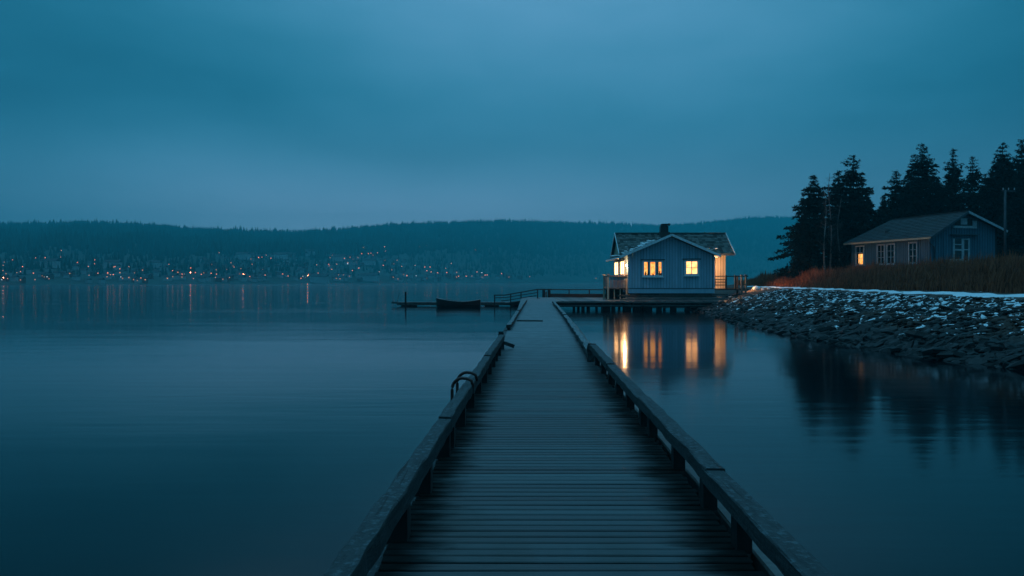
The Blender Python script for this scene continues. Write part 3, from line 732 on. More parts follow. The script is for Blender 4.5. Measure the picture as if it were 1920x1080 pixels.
# ------------------------------------------------------------------ window builder
def window(parent, c, r, nrm, w_, h_, trim, pane, fr=.09, cols=2, rows=2, hood=None, depth=.05, mull=.035, proud=.088, bars=True):
    """frame of boards proud of the wall, pane set just behind the frame face"""
    c = Vector(c); r = Vector(r).normalized(); nrm = Vector(nrm).normalized(); u = Vector((0, 0, 1))
    b = MB(); ax = (r, u, nrm); f = c+nrm*proud
    b.obox(f+u*(h_/2-fr/2), ax, (w_/2, fr/2, depth)); b.obox(f-u*(h_/2-fr/2), ax, (w_/2, fr/2, depth))
    for s_ in (-1, 1): b.obox(f+r*s_*(w_/2-fr/2), ax, (fr/2, h_/2-fr, depth*.98))
    if bars:
        for k in range(1, cols): b.obox(f+r*(-w_/2+fr+(w_-2*fr)*k/cols), ax, (mull, h_/2-fr, depth*.6))
        for k in range(1, rows): b.obox(f+u*(-h_/2+fr+(h_-2*fr)*k/rows), ax, (w_/2-fr, mull*.6, depth*.5))
    win = b.build('window', trim, parent)
    b = MB(); b.obox(c+nrm*(proud-depth*.75), ax, (w_/2-fr*.8, h_/2-fr*.8, .008)); b.build('pane', pane, win)
    b = MB(); b.obox(f-u*(h_/2+.03)+nrm*.03, ax, (w_/2+.05, .03, depth+.04)); b.build('sill', trim, win)
    if hood:
        b = MB(); b.obox(f+u*(h_/2+.05)+nrm*.03, ax, (w_/2+.14, .045, depth+.05)); b.build('hood', hood, win)
    return win
def tiled_slope(b, e0, e1, r0, r1, courses, th=.05, cols=26):
    """roof slope from eave (e0-e1) to ridge (r0-r1) laid as overlapping courses of separate tiles"""
    e0, e1, r0, r1 = map(Vector, (e0, e1, r0, r1)); nrm = (e1-e0).cross(r0-e0).normalized()
    if nrm.z < 0: nrm = -nrm
    for k in range(courses):
        t0, t1 = k/courses, (k+1.12)/courses; t1 = min(t1, 1.0)
        a0, a1 = e0.lerp(r0, t0), e1.lerp(r1, t0); c0, c1 = e0.lerp(r0, t1), e1.lerp(r1, t1)
        for j in range(cols):
            s0, s1 = (j+.03)/cols, (j+.97)/cols; jt = random.uniform(0, .012)
            p = [a0.lerp(a1, s0)+nrm*(th+jt), a0.lerp(a1, s1)+nrm*(th+jt), c0.lerp(c1, s1)+nrm*.006, c0.lerp(c1, s0)+nrm*.006]
            q = [a0.lerp(a1, s0)+nrm*.003, a0.lerp(a1, s1)+nrm*.003]
            b.add(p+q, [(0, 1, 2, 3), (4, 5, 1, 0), (0, 3, 4), (1, 5, 2)])

# ------------------------------------------------------------------ lit cottage
ct = thing('lakeside_cottage', (14, 66, ZD), 'blue board cottage with warm lit windows standing on the platform', 'house')
FZ = 1.45; X0, X1 = 10.3, 17.85; RXc = 14.0
def zr1(x): return 6.54-.43*abs(x-RXc)
# front wing: front wall, left wall
b = MB(); b.prism([(X0, 66, FZ), (X1, 66, FZ), (X1, 66, zr1(X1)-.16), (RXc, 66, zr1(RXc)-.16), (X0, 66, zr1(X0)-.16)], (0, .15, 0))
x = X0+.12
b.build('backing', M['dark_trim'], ct); b = MB()  # dark colour stands in for shade in the gaps between boards
x = X0+.075
while x < X1-.2:
    jj = random.uniform(-.003, .003); xr_ = min(x+.224, X1-.075); zt0, zt1 = zr1(x)-.17, zr1(xr_)-.17
    if x < RXc < xr_: b.prism([(x, 65.968+jj, 1.86), (xr_, 65.968+jj, 1.86), (xr_, 65.968+jj, zt1), (RXc, 65.968+jj, zr1(RXc)-.17), (x, 65.968+jj, zt0)], (0, .031-jj, 0))
    else: b.prism([(x, 65.968+jj, 1.86), (xr_, 65.968+jj, 1.86), (xr_, 65.968+jj, zt1), (x, 65.968+jj, zt0)], (0, .031-jj, 0))
    x += .2535
b.build('front_wall', M['siding'], ct)
b = MB(); b.box(X0, X0+.15, 66.15, 75.6, FZ, zr1(X0)-.16)
y = 66.3
while y < 75.5: b.box(X0-.028, X0+.001, y-.028, y+.028, 1.86, zr1(X0)-.2); y += .262
b.build('side_wall', M['siding'], ct)
b = MB(); b.box(X1-.15, X1, 66.15, 70.4, FZ, zr1(X1)-.16)
y = 66.3
while y < 70.3: b.box(X1-.001, X1+.028, y-.028, y+.028, 1.86, zr1(X1)-.2); y += .262
b.build('side_wall', M['siding'], ct)
b = MB(); b.box(X0-.03, X1+.03, 65.93, 65.972, 1.40, 1.80); b.build('foundation_board', M['siding'], ct)
b = MB(); b.box(X0-.05, X1+.05, 65.90, 65.966, 1.802, 1.85); b.build('drip_board', M['dark_trim'], ct)
for xx in (X0, X1):
    b = MB(); b.box(xx-.07, xx+.07, 65.94, 66.06, 1.86, zr1(xx)-.2); b.build('corner_board', M['siding'], ct)
b = MB(); b.box(X0+.1, X1-.1, 66.2, 75, .8, 1.45); b.build('foundation', M['pile'], ct)
# main body
MX0, MX1, MY0, MY1, RY_ = 10.3, 20.15, 70.4, 75.6, 73.0
def zr2(y): return 7.11-.693*abs(y-RY_)
b = MB(); b.box(X1+.001, MX1, MY0, MY0+.15, 1.72, zr2(70.4)-.12)
x = X1+.12
b.build('porch_backing', M['beam'], ct); b = MB()  # dark tone paints the shade between the porch boards
while x < MX1-.1: b.box(x, x+.20, MY0-.03, MY0-.001, 1.8, zr2(70.4)-.12); x += .245
b.build('porch_wall', M['siding_warm'], ct)
b = MB(); b.prism([(MX1-.15, MY0+.15, 1.72), (MX1-.15, MY1, 1.72), (MX1-.15, MY1, zr2(MY1)-.14), (MX1-.15, RY_, zr2(RY_)-.14), (MX1-.15, MY0+.15, zr2(MY0+.15)-.14)], (.15, 0, 0)); b.build('end_wall', M['siding'], ct)
b = MB(); b.prism([(MX0, MY0+.2, 4.4), (MX0, MY1, 4.4), (MX0, MY1, zr2(MY1)-.14), (MX0, RY_, zr2(RY_)-.14), (MX0, MY0+.2, zr2(MY0+.2)-.14)], (.14, 0, 0)); b.build('gable_wall', M['siding_warm'], ct)  # ochre tint paints in the pinkish light on this gable
b = MB(); b.box(MX0, MX1-.15, MY1-.15, MY1, 1.6, zr2(MY1)-.14); b.build('rear_wall', M['siding'], ct)
# roofs
rf = MB(); EL, ER = 9.45, 18.3
for (xe, col) in ((EL, 26), (ER, 22)):
    y1 = 74.6 if xe == EL else 71.0
    rf.prism([(xe, 65.4, zr1(xe)), (RXc, 65.4, zr1(RXc)), (RXc, 65.4, zr1(RXc)-.13), (xe, 65.4, zr1(xe)-.13)], (0, y1-65.4, 0))
    tiled_slope(rf, (xe, 65.42, zr1(xe)+.002), (xe, y1, zr1(xe)+.002), (RXc, 65.42, zr1(RXc)+.002), (RXc, y1, zr1(RXc)+.002), 13, .045, col)
wing_roof = rf.build('wing_roof', M['tiles'], ct)
rf = MB(); MXL, MXR = 10.05, 20.85
for ye in (70.0, 76.0):
    rf.prism([(MXL, ye, zr2(ye)), (MXL, RY_, zr2(RY_)), (MXL, RY_, zr2(RY_)-.12), (MXL, ye, zr2(ye)-.12)], (MXR-MXL, 0, 0))
    tiled_slope(rf, (MXL+.02, ye, zr2(ye)+.002), (MXR-.02, ye, zr2(ye)+.002), (MXL+.02, RY_, zr2(RY_)+.002), (MXR-.02, RY_, zr2(RY_)+.002), 13, .045, 34)
rf.bar((MXL, RY_, zr2(RY_)+.06), (MXR, RY_, zr2(RY_)+.06), .26, .09)
main_roof = rf.build('roof', M['tiles'], ct)
for a, c in (((EL, 65.37, zr1(EL)-.02), (RXc, 65.37, zr1(RXc)-.02)), ((ER, 65.37, zr1(ER)-.02), (RXc, 65.37, zr1(RXc)-.02))):
    b = MB(); b.bar(a, c, .05, .20); b.build('bargeboard', M['trim'], ct)
for xx in (MXL-.03, MXR+.03):
    for ye in (69.95, 76.05):
        b = MB(); b.bar((xx, ye, zr2(ye)-.0), (xx, RY_, zr2(RY_)+.02), .05, .20); b.build('bargeboard', M['trim'], ct)
b = MB(); b.box(EL-.03, EL+.0, 65.4, 74.6, zr1(EL)-.15, zr1(EL)+.02); b.build('fascia', M['trim'], ct)
b = MB(); b.box(X1+.6, MXR, 69.94, 69.98, zr2(70)-.16, zr2(70)+.0); b.build('fascia', M['dark_trim'], ct)
b = MB(); b.tube([(EL-.09, 65.5, zr1(EL)-.06), (EL-.09, 74.5, zr1(EL)-.1)], .06, 8); b.build('gutter', M['trim'], ct)
def snow_lump(parent, pts_, seed):
    rs = random.Random(seed)
    for (x, y, z, r) in pts_:
        for k in range(5):
            q = MB(); blob(q, (x+rs.gauss(0, r*.9), y+rs.gauss(0, r*.9), z+rs.gauss(0, .015)), r*rs.uniform(.5, 1.0), .32, 9, 0, rs.randrange(9999))
            SN.v += q.v and [] or []; o_ = len(SN.v); SN.v += q.v; SN.f += [tuple(i+o_ for i in f) for f in q.f]; SN.m += q.m
# chimney
ch = MB(); cxx = 14.78; ch.box(cxx-.37, cxx+.37, 72.3, 73.0, 6.6, 7.80); chim = ch.build('chimney', M['black'], ct)
b = MB(); b.box(cxx-.48, cxx+.48, 72.2, 73.1, 6.75, 7.22); b.build('flashing', M['beam'], chim)
b = MB(); b.box(cxx-.30, cxx+.30, 72.35, 72.95, 7.80, 7.93); b.box(cxx-.26, cxx+.55, 72.3, 73.0, 7.93, 8.03); b.tube([(cxx+.48, 72.6, 7.85), (cxx+.5, 72.6, 8.08)], .09, 8); b.build('cap', M['black'], chim)
SN = MB()
snow_lump(None, [(9.9+.36*k, 69.2+.28*math.sin(k*1.7), zr1(9.9+.36*k)+.03, .26) for k in range(10)]+[(10.3+.5*k, 67.4+.4*math.sin(k*2.3), zr1(10.3+.5*k)+.02, .16) for k in range(6)], 5)
SN.build('snow_patch', M['snow'], wing_roof, True)
SN = MB()
snow_lump(None, [(14.2, 71.9, 6.42, .18), (14.5, 71.8, 6.36, .2), (15.0, 71.9, 6.4, .2), (15.4, 72.1, 6.5, .15), (18.3, 70.5, 5.42, .17), (18.6, 70.7, 5.55, .13), (19.3, 70.7, 5.56, .12), (17.2, 70.9, 5.7, .1), (16.5, 71.4, 6.0, .1)], 8)
SN.build('snow_patch', M['snow'], main_roof, True)
# windows
w1 = window(ct, (12.42, 66, 3.58), (1, 0, 0), (0, -1, 0), 1.84, 1.46, M['trim'], M['lit_orange'], .16, 3, 1, M['dark_trim'], mull=.045)
for xx, ww in ((12.10, .13), (12.80, .15)):
    b = MB(); b.box(xx-ww, xx+ww, 65.936, 65.942, 3.0, 4.18); b.build('curtain', M['curtain'], w1)
b = MB()
for xx, hh in ((11.80, .34), (12.0, .2), (12.45, .12), (13.02, .36), (13.16, .22)):
    b.tube([(xx, 65.90, 2.98), (xx, 65.90, 2.98+hh*.4), (xx, 65.90, 2.98+hh*.7), (xx, 65.90, 2.98+hh)], [.05, .09, .04, .07], 8)
b.build('windowsill_vases', M['silhouette'], w1)
window(ct, (15.86, 66, 3.66), (1, 0, 0), (0, -1, 0), 1.30, 1.42, M['trim'], M['lit_white'], .17, 2, 2, M['dark_trim'], mull=.035)
window(ct, (X0, 69.0, 3.70), (0, 1, 0), (-1, 0, 0), 2.5, 1.36, M['trim'], M['lit_side'], .10, 2, 1, None, mull=.03)
window(ct, (X0, 72.9, 3.70), (0, 1, 0), (-1, 0, 0), 2.6, 1.36, M['trim'], M['lit_side'], .10, 2, 1, None, mull=.03)
# small dark porch window and wall lamps
window(ct, (18.22, MY0, 3.75), (1, 0, 0), (0, -1, 0), .34, .9, M['dark_trim'], M['glass'], .06, 1, 2, None)
def wall_lamp(loc, n, power, rad=.06, spot=False):
    b = MB(); l = Vector(loc); n = Vector(n)
    b.obox(l, (n, n.cross(Vector((0, 0, 1))), (0, 0, 1)), (.03, .06, .10)); b.bar(l, l+n*.16, .03, .03); b.obox(l+n*.16+Vector((0, 0, .10)), ((1, 0, 0), (0, 1, 0), (0, 0, 1)), (.11, .11, .015))
    o = b.build('wall_lamp', M['black'], ct)
    b = MB(); b.tube([l+n*.16+Vector((0, 0, z)) for z in (-.09, -.07, .05, .08)], [.02, .055, .055, .02], 8); b.build('bulb', M['bulb_shaded' if spot else 'bulb'], o, True)
    ld = bpy.data.lights.new('porch_light', 'SPOT' if spot else 'POINT'); ld.energy = power; ld.color = (1, .50, .22); ld.shadow_soft_size = rad
    if spot: ld.spot_size = R(150); ld.spot_blend = .6
    lo = bpy.data.objects.new('porch_light', ld); COL.objects.link(lo); lo.location = l+n*.30-Vector((0, 0, .05))
    lo.rotation_euler = (R(90), 0, R(-90-8)) if spot else (0, 0, 0)
    lo.parent = o; lo.matrix_parent_inverse = Matrix.Identity(4)
wall_lamp((X1+.04, 68.4, 4.0), (1, 0, 0), 480)
wall_lamp((X0-.04, 66.02, 3.9), (-1, 0, 0), 170)
wall_lamp((21.06, 70.3, 2.45), (1, 0, 0), 480, spot=True)
# verandah on the left
b = MB(); b.box(8.5, 10.26, 66.3, 69.2, 1.74, 1.84); b.build('verandah_deck', M['beam'], ct)
vr = MB(); vr.box(8.45, 10.24, 66.22, 66.38, 2.88, 2.97); vr.box(8.5, 10.24, 66.30, 66.34, 1.90, 1.95)
vr.box(8.47, 8.55, 66.4, 69.2, 2.88, 2.96)
x = 8.7
while x < 10.2: vr.box(x, x+.075, 66.29, 66.315, 1.86, 2.88); x += .122
y = 66.5
while y < 69.1: vr.box(8.49, 8.515, y, y+.095, 1.86, 2.88); y += .125
vrail = vr.build('verandah_railing', M['porch_wood'], ct)
for (x, y) in ((8.53, 66.32), (8.53, 69.15), (10.18, 66.34)):
    b = MB(); b.box(x-.08, x+.08, y-.08, y+.08, .8, 3.02); b.box(x-.13, x+.13, y-.13, y+.13, 3.02, 3.10); b.build('post', M['siding_warm'], vrail)
for x in (9.1, 9.62): b = MB(); b.tube([(x, 66.4, .8), (x, 66.4, 1.74)], .05, 8); b.build('stilt', M['siding_warm'], ct)
b = MB(); b.box(8.6, 10.2, 68.6, 68.7, .82, 1.72); b.build('skirt_board', M['pile'], ct)
# terrace on the right
b = MB(); b.box(X1+.03, 21.25, 67.0, 70.38, 1.66, 1.78); b.build('terrace_deck', M['beam'], ct)
tr = MB(); tr.box(X1+.05, 21.2, 67.0, 67.08, 2.86, 2.95)
for z in (2.12, 2.38, 2.62): tr.box(X1+.05, 19.15, 67.02, 67.06, z-.045, z+.045)
tr.box(21.12, 21.2, 67.0, 70.2, 2.86, 2.95); tr.box(19.2, 21.1, 67.03, 67.06, 1.80, 1.86)
trail = tr.build('terrace_railing', M['beam'], ct)
for x, y, c in ((19.22, 67.04, 0), (20.05, 67.04, 0), (20.62, 67.04, 1), (21.0, 67.04, 1), (21.16, 70.1, 0)):
    b = MB(); b.box(x-.07, x+.07, y-.07, y+.07, 1.2 if x > 20.5 else 1.78, 2.99); 
    if c: b.box(x-.12, x+.12, y-.12, y+.12, 2.99, 3.05)
    b.build('post', M['porch_wood' if c else 'beam'], trail)

# pale stones beside the terrace
for i, (px, py, d, r, lab) in enumerate([(1419, 541, 69, .30, 'largest snow capped stone right of the terrace railing'), (1412, 541, 70, .17, 'upright grey stone just left of the largest snow capped stone'),
      (1430, 542, 68, .13, 'first small pale stone right of the largest snow capped one'), (1441, 541, 67, .13, 'second small pale stone beside the snowy path'), (1446, 541, 67, .10, 'third small pale stone beside the snowy path'), (1482, 539, 62, .10, 'smallest pale stone at the foot of the dry grass')]):
    p = P(px, py, d); b = MB(); blob(b, (p.x, p.y, ground_z(p.x, p.y)+r*.45), r, .8, 9, 0, i); tag(b.build('boulder', M['snow'] if i in (0, 2, 3) else M['stone'], smooth=True), lab, 'stone')

# ------------------------------------------------------------------ second cottage
def W2(u, v, z): return H2O+H2U*u+H2V*v+Vector((0, 0, z))
c2 = thing('bank_cottage', tuple(W2(5, 3.5, 3.2)), 'worn blue wooden cottage above the dry grass with one window lit', 'house')
BZ = 2.6; EZ = 6.32; LV = 6.9; RV = 3.45; RZ = 8.58; LU = 10.6
def zl(v): return RZ-(RZ-6.30)*(RV-v)/(RV+.35) if v < RV else RZ-(RZ-6.92)*(v-RV)/(7.5-RV)
def ob2(b, u0, u1, v0, v1, z0, z1, mi=0): b.obox(W2((u0+u1)/2, (v0+v1)/2, (z0+z1)/2), (H2U, H2V, (0, 0, 1)), ((u1-u0)/2, (v1-v0)/2, (z1-z0)/2), mi)
b = MB(); ob2(b, 0, LU, 0, .15, BZ, zl(0)-.12); u = .02
b.build('side_backing', M['pile'], c2); b = MB()  # near-black sheet paints shade into the side wall gaps
while u < LU-.2: ob2(b, u, u+.22, -.03-random.uniform(0, .012), -.001, BZ, zl(0)-.12); u += .268
b.build('side_wall', M['siding_old'], c2)
b = MB(); b.prism([W2(0, .151, BZ), W2(0, LV, BZ), W2(0, LV, zl(LV)-.12), W2(0, RV, zl(RV)-.12), W2(0, .151, zl(.151)-.12)], H2U*.15)
b.build('gable_backing', M['pile'], c2); b = MB(); v_ = .02  # near-black sheet paints shade into the gable wall gaps
while v_ < LV-.2:
    vb_ = v_+.22; b.prism([W2(-.03, v_, BZ), W2(-.03, vb_, BZ), W2(-.03, vb_, zl(vb_)-.13), W2(-.03, v_, zl(v_)-.13)], H2U*.029); v_ += .268
b.build('gable_wall', M['siding_old'], c2)
b = MB(); ob2(b, .151, LU, LV-.15, LV, BZ, zl(LV)-.14); ob2(b, LU-.15, LU, .151, LV-.151, BZ, 6.3); b.build('rear_wall', M['siding_old'], c2)
rf = MB(); e0, e1, r0, r1 = W2(-.5, -.35, zl(-.35)), W2(11.2, -.35, zl(-.35)), W2(-.5, RV, RZ), W2(8.9, RV, RZ)
g0, g1 = W2(-.5, 7.5, zl(7.5)), W2(11.2, 7.5, zl(7.5)); dn = Vector((0, 0, -.12))
for q in ([e0, e1, r1, r0], [g0, g1, r1, r0]): rf.prism(q, dn)
rf.prism([e1, g1, r1], dn)
tiled_slope(rf, e0+Vector((0, 0, .003)), e1+Vector((0, 0, .003)), r0+Vector((0, 0, .003)), r1+Vector((0, 0, .003)), 14, .05, 34)
tiled_slope(rf, g1+Vector((0, 0, .003)), g0+Vector((0, 0, .003)), r1+Vector((0, 0, .003)), r0+Vector((0, 0, .003)), 12, .05, 30)
rf.bar(r0+Vector((0, 0, .05)), r1+Vector((0, 0, .05)), .25, .08)
rf.build('roof', M['tiles_old'], c2)
b = MB(); b.bar(e0+dn*.6-H2U*.03, r0+dn*.6-H2U*.03, .05, .2); b.build('bargeboard', M['dark_trim'], c2)
b = MB(); b.bar(g0+dn*.5-H2U*.03, r0+dn*.5-H2U*.03, .05, .2); b.build('bargeboard', M['trim_old'], c2)
b = MB(); b.bar(e0+dn*.7-H2V*.03, e1+dn*.7-H2V*.03, .05, .17); b.build('fascia', M['siding_warm'], c2)  # ochre tone carries the warm light along this eave
def u_at(px):  # where the side wall meets an image column
    k = (px-960)/F; return (H2O.x-k*H2O.y)/(k*H2U.y-H2U.x)
def v_at(px):
    k = (px-960)/F; return (k*H2O.y-H2O.x)/(H2V.x-k*H2V.y)
for (pa, pb, lit) in ((1606, 1622, 1), (1646, 1661, 0), (1664, 1680, 0), (1705, 1722, 0)):
    ua, ub = u_at(pa), u_at(pb); uc = (ua+ub)/2; ww = abs(ua-ub)
    q = W2(uc, 0, 5.0); wi = window(c2, q, H2U, -H2V, ww, 1.95, M['trim_old'], M['glass'], .12, 2, 3, None, mull=.03)
    if lit:
        wi['label'] = 'white framed window with a warm light in its lower half'
        b = MB(); b.obox(W2(uc-.08, -.070, 4.65), (H2U, H2V, (0, 0, 1)), (.30, .006, .50)); b.build('lit_curtain', M['lit_small'], wi)
va, vb = v_at(1786), v_at(1803.5); vm = v_at(1807)
# door with glass, and the narrow light beside it
b = MB(); z0, z1 = 4.05, 6.2
for (x0, x1, y0, y1) in ((va, va+.16, z0, z1), (vb-.1, vb+.16, z0, z1), (va, vb, z1-.55, z1-.48), (va, vb, 5.15, 5.3), (va+.16, vb-.1, z0, z0+.2)): ob2(b, -.09, -.031, x0, x1, y0, y1)
dr = b.build('door', M['trim_old'], c2)
b = MB(); ob2(b, -.07, -.045, va+.16, vb-.1, z0+.2, z1); b.build('pane', M['glass'], dr)
v2a, v2b = vb+.16, v_at(1817)
b = MB()
for (x0, x1, y0, y1) in ((v2b-.16, v2b, z0-.2, z1+.05), (v2a, v2b-.16, 5.2, 5.28), (v2a, v2b-.16, z1-.08, z1)): ob2(b, -.09, -.031, x0, x1, y0, y1)
sd = b.build('side_light', M['trim_old'], c2)
b = MB(); ob2(b, -.07, -.045, v2a, v2b-.16, z0, z1-.08); b.build('pane', M['glass'], sd)
b = MB(); ob2(b, -.30, -.031, v_at(1781), v_at(1832), 6.52, 6.58); b.build('door_hood', M['dark_trim'], c2)
b = MB(); ob2(b, -.12, -.031, v_at(1786), v_at(1830), 7.13, 7.33); ob2(b, -.12, -.031, v_at(1822), v_at(1830), 7.331, 7.8); ob2(b, -.10, -.031, v_at(1800), v_at(1812), 7.45, 8.0)
at = b.build('attic_window', M['trim_old'], c2)
b = MB(); ob2(b, -.07, -.045, v_at(1790), v_at(1822), 7.33, 7.95); b.build('pane', M['black'], at)
b = MB(); b.tube([W2(-.45, -.38, 6.2), W2(-.4, -.36, 5.75), W2(-.15, .25, 5.45), W2(-.1, .35, 5.2), W2(-.1, .35, 3.2)], .05, 8); b.build('downpipe', M['dark_trim'], c2, True)
b = MB(); ob2(b, LU*.62, LU*.62+.3, 1.0, 1.3, 7.0, 7.35); b.build('roof_vent', M['tiles_old'], c2)
p = P(1796, 492, 63.5); b = MB(); blob(b, (p.x, p.y, ground_z(p.x, p.y)+.45), .95, .75, 12, 0, 3); tag(b.build('boulder', M['stone'], smooth=True), 'large rounded grey boulder below the white door of the worn cottage', 'boulder')

# utility pole, fence
up = thing('utility_pole', tuple(P(1884, 500, 60)), 'tall thin utility pole with crossarm beside the worn cottage', 'utility pole')
p0 = P(1884.5, 510, 60); p1 = P(1884.5, 356, 60)
b = MB(); b.tube([p0, p1], [.105, .085], 10); b.build('pole', M['pole'], up, True)
b = MB(); b.bar(P(1879, 357.5, 60), P(1904, 358.5, 60), .09, .09); b.build('crossarm', M['pole'], up)
for px in (1881, 1891, 1902): b = MB(); q = P(px, 356, 60); b.tube([q, q+Vector((0, 0, .16))], .04, 6); b.build('insulator', M['trim_old'], up)
fn = thing('wood_fence', tuple(P(1900, 495, 66)), 'low split rail fence at the right edge beyond the utility pole', 'fence')
for zz in (4.0, 4.25, 4.5):
    b = MB(); q0, q1 = P(1868, 490, 68), P(1960, 490, 60); b.bar((q0.x, q0.y, zz-.03), (q1.x, q1.y, zz+.05), .05, .10); b.build('rail', M['fence'], fn)
for k in range(7):
    q0, q1 = P(1868, 490, 68), P(1960, 490, 60); q = q0.lerp(q1, k/6); b = MB(); b.box(q.x-.06, q.x+.06, q.y-.06, q.y+.06, 3.2, 4.65); b.build('post', M['fence'], fn)

# ------------------------------------------------------------------ trees
def spruce(px, ytop, d, hw, label, seed, droop=.25, dens=1.0, low=.06, ragged=.3, lean=0.0, kind='spruce_tree', left=1.0):
    rr = random.Random(seed); rn = np.random.default_rng(seed)
    X = (px-960)*d/F; Zb = ground_z(X, d)-.2; H = ZC+(HZ-ytop)*d/F-Zb; Rm = hw*d/F
    root = thing(kind, (X, d, Zb), label, 'tree', 'dark conifers behind the worn cottage')
    b = MB(); b.tube([(X+lean*k/5, d, Zb+H*k/5*.98) for k in range(6)], [max(.03, .22*(1-k/5.3)) for k in range(6)], 8); b.build('trunk', M['bark'], root, True)
    C, S = [], []      # needle clump centres, sizes
    z = low
    azph = [rr.uniform(0, 6.28) for _ in range(3)]
    while z < .985:
        nb = rr.choice([4, 5, 6]) if z < .9 else 3; a0 = rr.uniform(0, 6.28)
        for k in range(nb):
            a = a0+k*2*math.pi/nb+rr.uniform(-.4, .4)
            prof = 1.15*(1-z)**.72*(1-.35*math.exp(-((z-low)/.07)**2))
            lob = 1+ragged*(.6*math.sin(a*2+azph[0]+z*9)+.5*math.sin(a*3+azph[1]-z*17))+rr.gauss(0, ragged*.62)
            L = max(.12, Rm*prof*max(.25, lob)*(left if math.cos(a) < -.3 and z < .45 else 1))+.06
            q_ = rr.random(); L *= 1.32 if q_ < .14 else (.58 if q_ < .36 else 1)
            L = min(L, Rm*1.6)
            n_ = max(3, int(L*9.5*dens)); zz0 = Zb+z*H
            up_ = .35*(z-.25)
            for i in range(n_):
                t = (i+rr.random()*.8+.3)/n_
                if t < .16 and rr.random() < .5: continue
                rad = L*t; dz = rad*up_-droop*L*t*t*1.3*(1-z*.6)+(.12*L*t**4)
                side = rr.gauss(0, .22)*L*(1-t*.55)
                C.append((X+lean*z+math.cos(a)*rad-math.sin(a)*side, d+math.sin(a)*rad+math.cos(a)*side, zz0+dz+rr.gauss(0, .05)))
                S.append((rr.uniform(.20, .42)*(1 if z < .85 else .62), a))
        z += rr.uniform(.016, .034)*(14/max(H, 8))**.6
    C = np.array(C); A = np.array([s[1] for s in S]); S = np.array([s[0] for s in S]); n_ = len(C); K = 7
    vts = np.zeros((n_, K, 3, 3))
    for k in range(K):
        a = A+rn.normal(0, .9, n_); el = rn.normal(-.15, .45, n_); L = S*rn.uniform(.7, 1.35, n_)
        dv = np.stack([np.cos(a)*np.cos(el), np.sin(a)*np.cos(el), np.sin(el)], 1)
        sv = np.cross(dv, rn.normal(0, 1, (n_, 3))); sv /= np.linalg.norm(sv, axis=1)[:, None]+1e-6
        c = C+rn.normal(0, .07, (n_, 3))
        vts[:, k, 0] = c-dv*L[:, None]*.5+sv*(S*.22)[:, None]; vts[:, k, 1] = c-dv*L[:, None]*.5-sv*(S*.22)[:, None]; vts[:, k, 2] = c+dv*L[:, None]*.7
    tri_mesh('crown', vts.reshape(-1, 3), np.arange(n_*K*3).reshape(-1, 3), M['needle'], root)
    return root
TREES = [
 (1526, 324, 78, 46, 'leftmost ragged spruce at the tip of the headland', .30, 1.0, .05, .42, 1.25),
 (1507, 392, 76, 30, 'low spreading spruce with branches hanging to the grass at far left of the clump', .45, .9, .02, .5, 1.3),
 (1600, 289, 82, 46, 'tall spruce with pointed top right of the bare birches', .28, 1.1, .05, .40, 1.0),
 (1572, 318, 84, 34, 'spruce half hidden left of the tall pointed one beside the birches', .28, 1.0, .05, .4, 1.0),
 (1626, 352, 80, 26, 'shorter bushy spruce at the right side of the left clump', .2, 1.0, .05, .5, 1.0),
 (1681, 318, 88, 34, 'narrow spruce standing left of the highest middle spruce', .25, 1.0, .05, .35, 1.0),
 (1657, 366, 86, 24, 'low spruce closing the gap at the left of the right clump', .25, 1.0, .05, .4, 1.0),
 (1729, 268, 90, 46, 'highest spruce of the middle group above the cottage roof', .25, 1.1, .05, .30, 1.0),
 (1704, 322, 87, 30, 'bushy spruce between the narrow one and the highest middle one', .25, 1.0, .05, .4, 1.0),
 (1758, 330, 92, 30, 'short spruce in the dip right of the highest middle spruce', .25, 1.0, .05, .35, 1.0),
 (1787, 278, 88, 34, 'spruce with sky showing through directly above the roof ridge', .22, .75, .10, .45, 1.0),
 (1824, 290, 89, 28, 'thin airy spruce left of the utility pole', .22, .7, .10, .5, 1.0),
 (1848, 322, 93, 30, 'dark spruce filling behind the thin airy one', .25, 1.0, .05, .35, 1.0),
 (1880, 265, 86, 42, 'tall pointed spruce rising directly behind the utility pole', .25, 1.15, .05, .30, 1.0),
 (1860, 316, 84, 30, 'dense spruce at the lower left of the tall one behind the pole', .25, 1.1, .05, .35, 1.0),
 (1916, 257, 84, 38, 'tallest spruce cut by the right edge of the photo', .25, 1.15, .05, .30, 1.0),
 (1902, 318, 80, 30, 'dense lower spruce between the two tallest at the right', .25, 1.15, .05, .35, 1.0),
 (1955, 270, 82, 38, 'spruce just beyond the right edge', .25, 1.0, .05, .30, 1.0),
 (1640, 402, 92, 24, 'small dark spruce low between the two clumps', .25, 1.1, .03, .4, 1.0),
 (1790, 352, 96, 30, 'far dark spruce low behind the roof ridge', .25, 1.1, .03, .3, 1.0),
 (1740, 352, 97, 32, 'far dark spruce low behind the middle group', .25, 1.1, .03, .3, 1.0),
 (1690, 372, 96, 30, 'far dark spruce low behind the roof of the cottage', .25, 1.1, .03, .3, 1.0),
 (1925, 345, 76, 30, 'near low spruce at the right edge behind the fence', .25, 1.2, .03, .3, 1.0)]
for i, a in enumerate(TREES):
    spruce(a[0], a[1], a[2], a[3]*(1.22 if a[0] > 1650 else 1.08), a[4], 100+i, a[5], a[6], a[7], a[8], left=a[9])
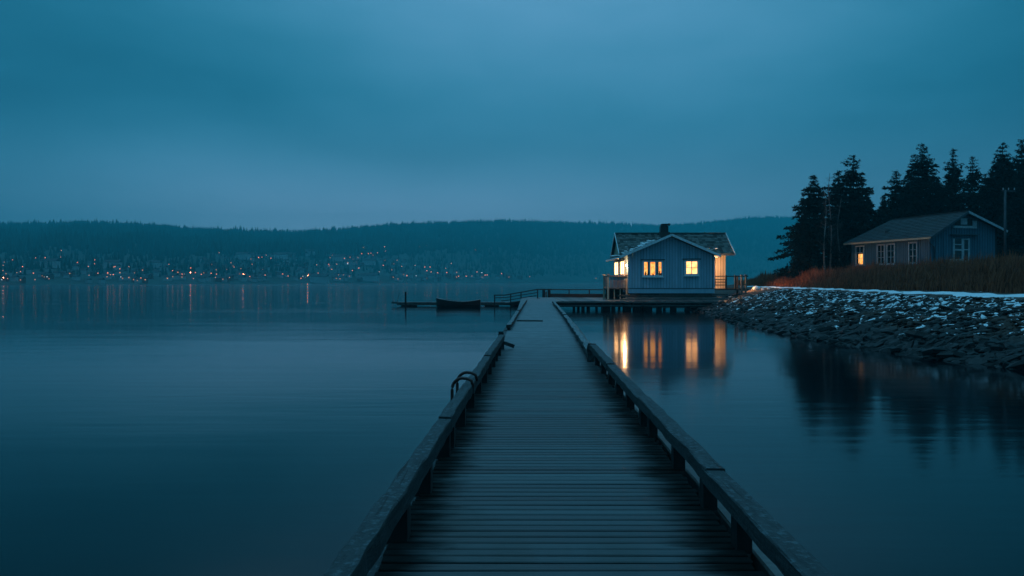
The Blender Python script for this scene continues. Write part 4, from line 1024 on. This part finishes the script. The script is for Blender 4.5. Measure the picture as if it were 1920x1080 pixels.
def birch(px, ytop, ybase, d, label, seed):
    rr = random.Random(seed); p = P(px, ybase, d); X = p.x; Zb = ground_z(X, d)-.1; H = ZC+(HZ-ytop)*d/F-Zb
    root = thing('birch_tree', (X, d, Zb), label, 'tree', 'bare birches at the left clump')
    pts_ = [(X+.18*math.sin(k*.9+seed)*k/6, d, Zb+H*k/8) for k in range(9)]
    b = MB(); b.tube(pts_, [.09*(1-k/8.6)+.012 for k in range(9)], 7); b.build('trunk', M['birch'], root, True)
    b = MB()
    for k in range(34):
        t = rr.uniform(.32, .97); base = Vector(pts_[0]).lerp(Vector(pts_[-1]), t); base.x = lerp(base.z, [q[2] for q in pts_], [q[0] for q in pts_])
        a = rr.uniform(0, 6.28); L = rr.uniform(.5, 1.5)*(1.15-t); el = rr.uniform(.5, 1.1)
        q = base+Vector((math.cos(a)*math.cos(el), math.sin(a)*math.cos(el), math.sin(el)))*L
        b.tube([base, (base+q)/2+Vector((0, 0, .05)), q], [.022, .015, .008], 4)
        for j in range(6):
            s = base.lerp(q, rr.uniform(.3, 1)); b.tube([s, s+Vector((rr.gauss(0, .25), rr.gauss(0, .25), rr.uniform(-.1, .4)))], [.010, .006], 3)
    b.build('branches', M['twig'], root)
birch(1557, 325, 502, 75, 'taller bare birch with pale trunk between the two left spruces', 5)
birch(1546, 352, 502, 74, 'shorter bare birch just left of the taller one', 9)
birch(1573, 372, 502, 76, 'thin bare birch just right of the taller one', 13)

# ------------------------------------------------------------------ evening haze over the water
b = MB(); b.box(-3100, 3700, -70, 2760, -3, 245)
def m_haze():
    m = bpy.data.materials.new('evening_air'); m.use_nodes = True; nt = m.node_tree; nt.nodes.clear()
    o = nt.nodes.new('ShaderNodeOutputMaterial'); v = nt.nodes.new('ShaderNodeVolumePrincipled')
    v.inputs['Color'].default_value = (.10, .80, .90, 1); v.inputs['Density'].default_value = .00050; v.inputs['Anisotropy'].default_value = 0
    nt.links.new(v.outputs[0], o.inputs['Volume']); return m
hz = b.build('haze', m_haze()); tag(hz, 'thin blue evening haze hanging over the fjord', 'haze', kind='stuff')
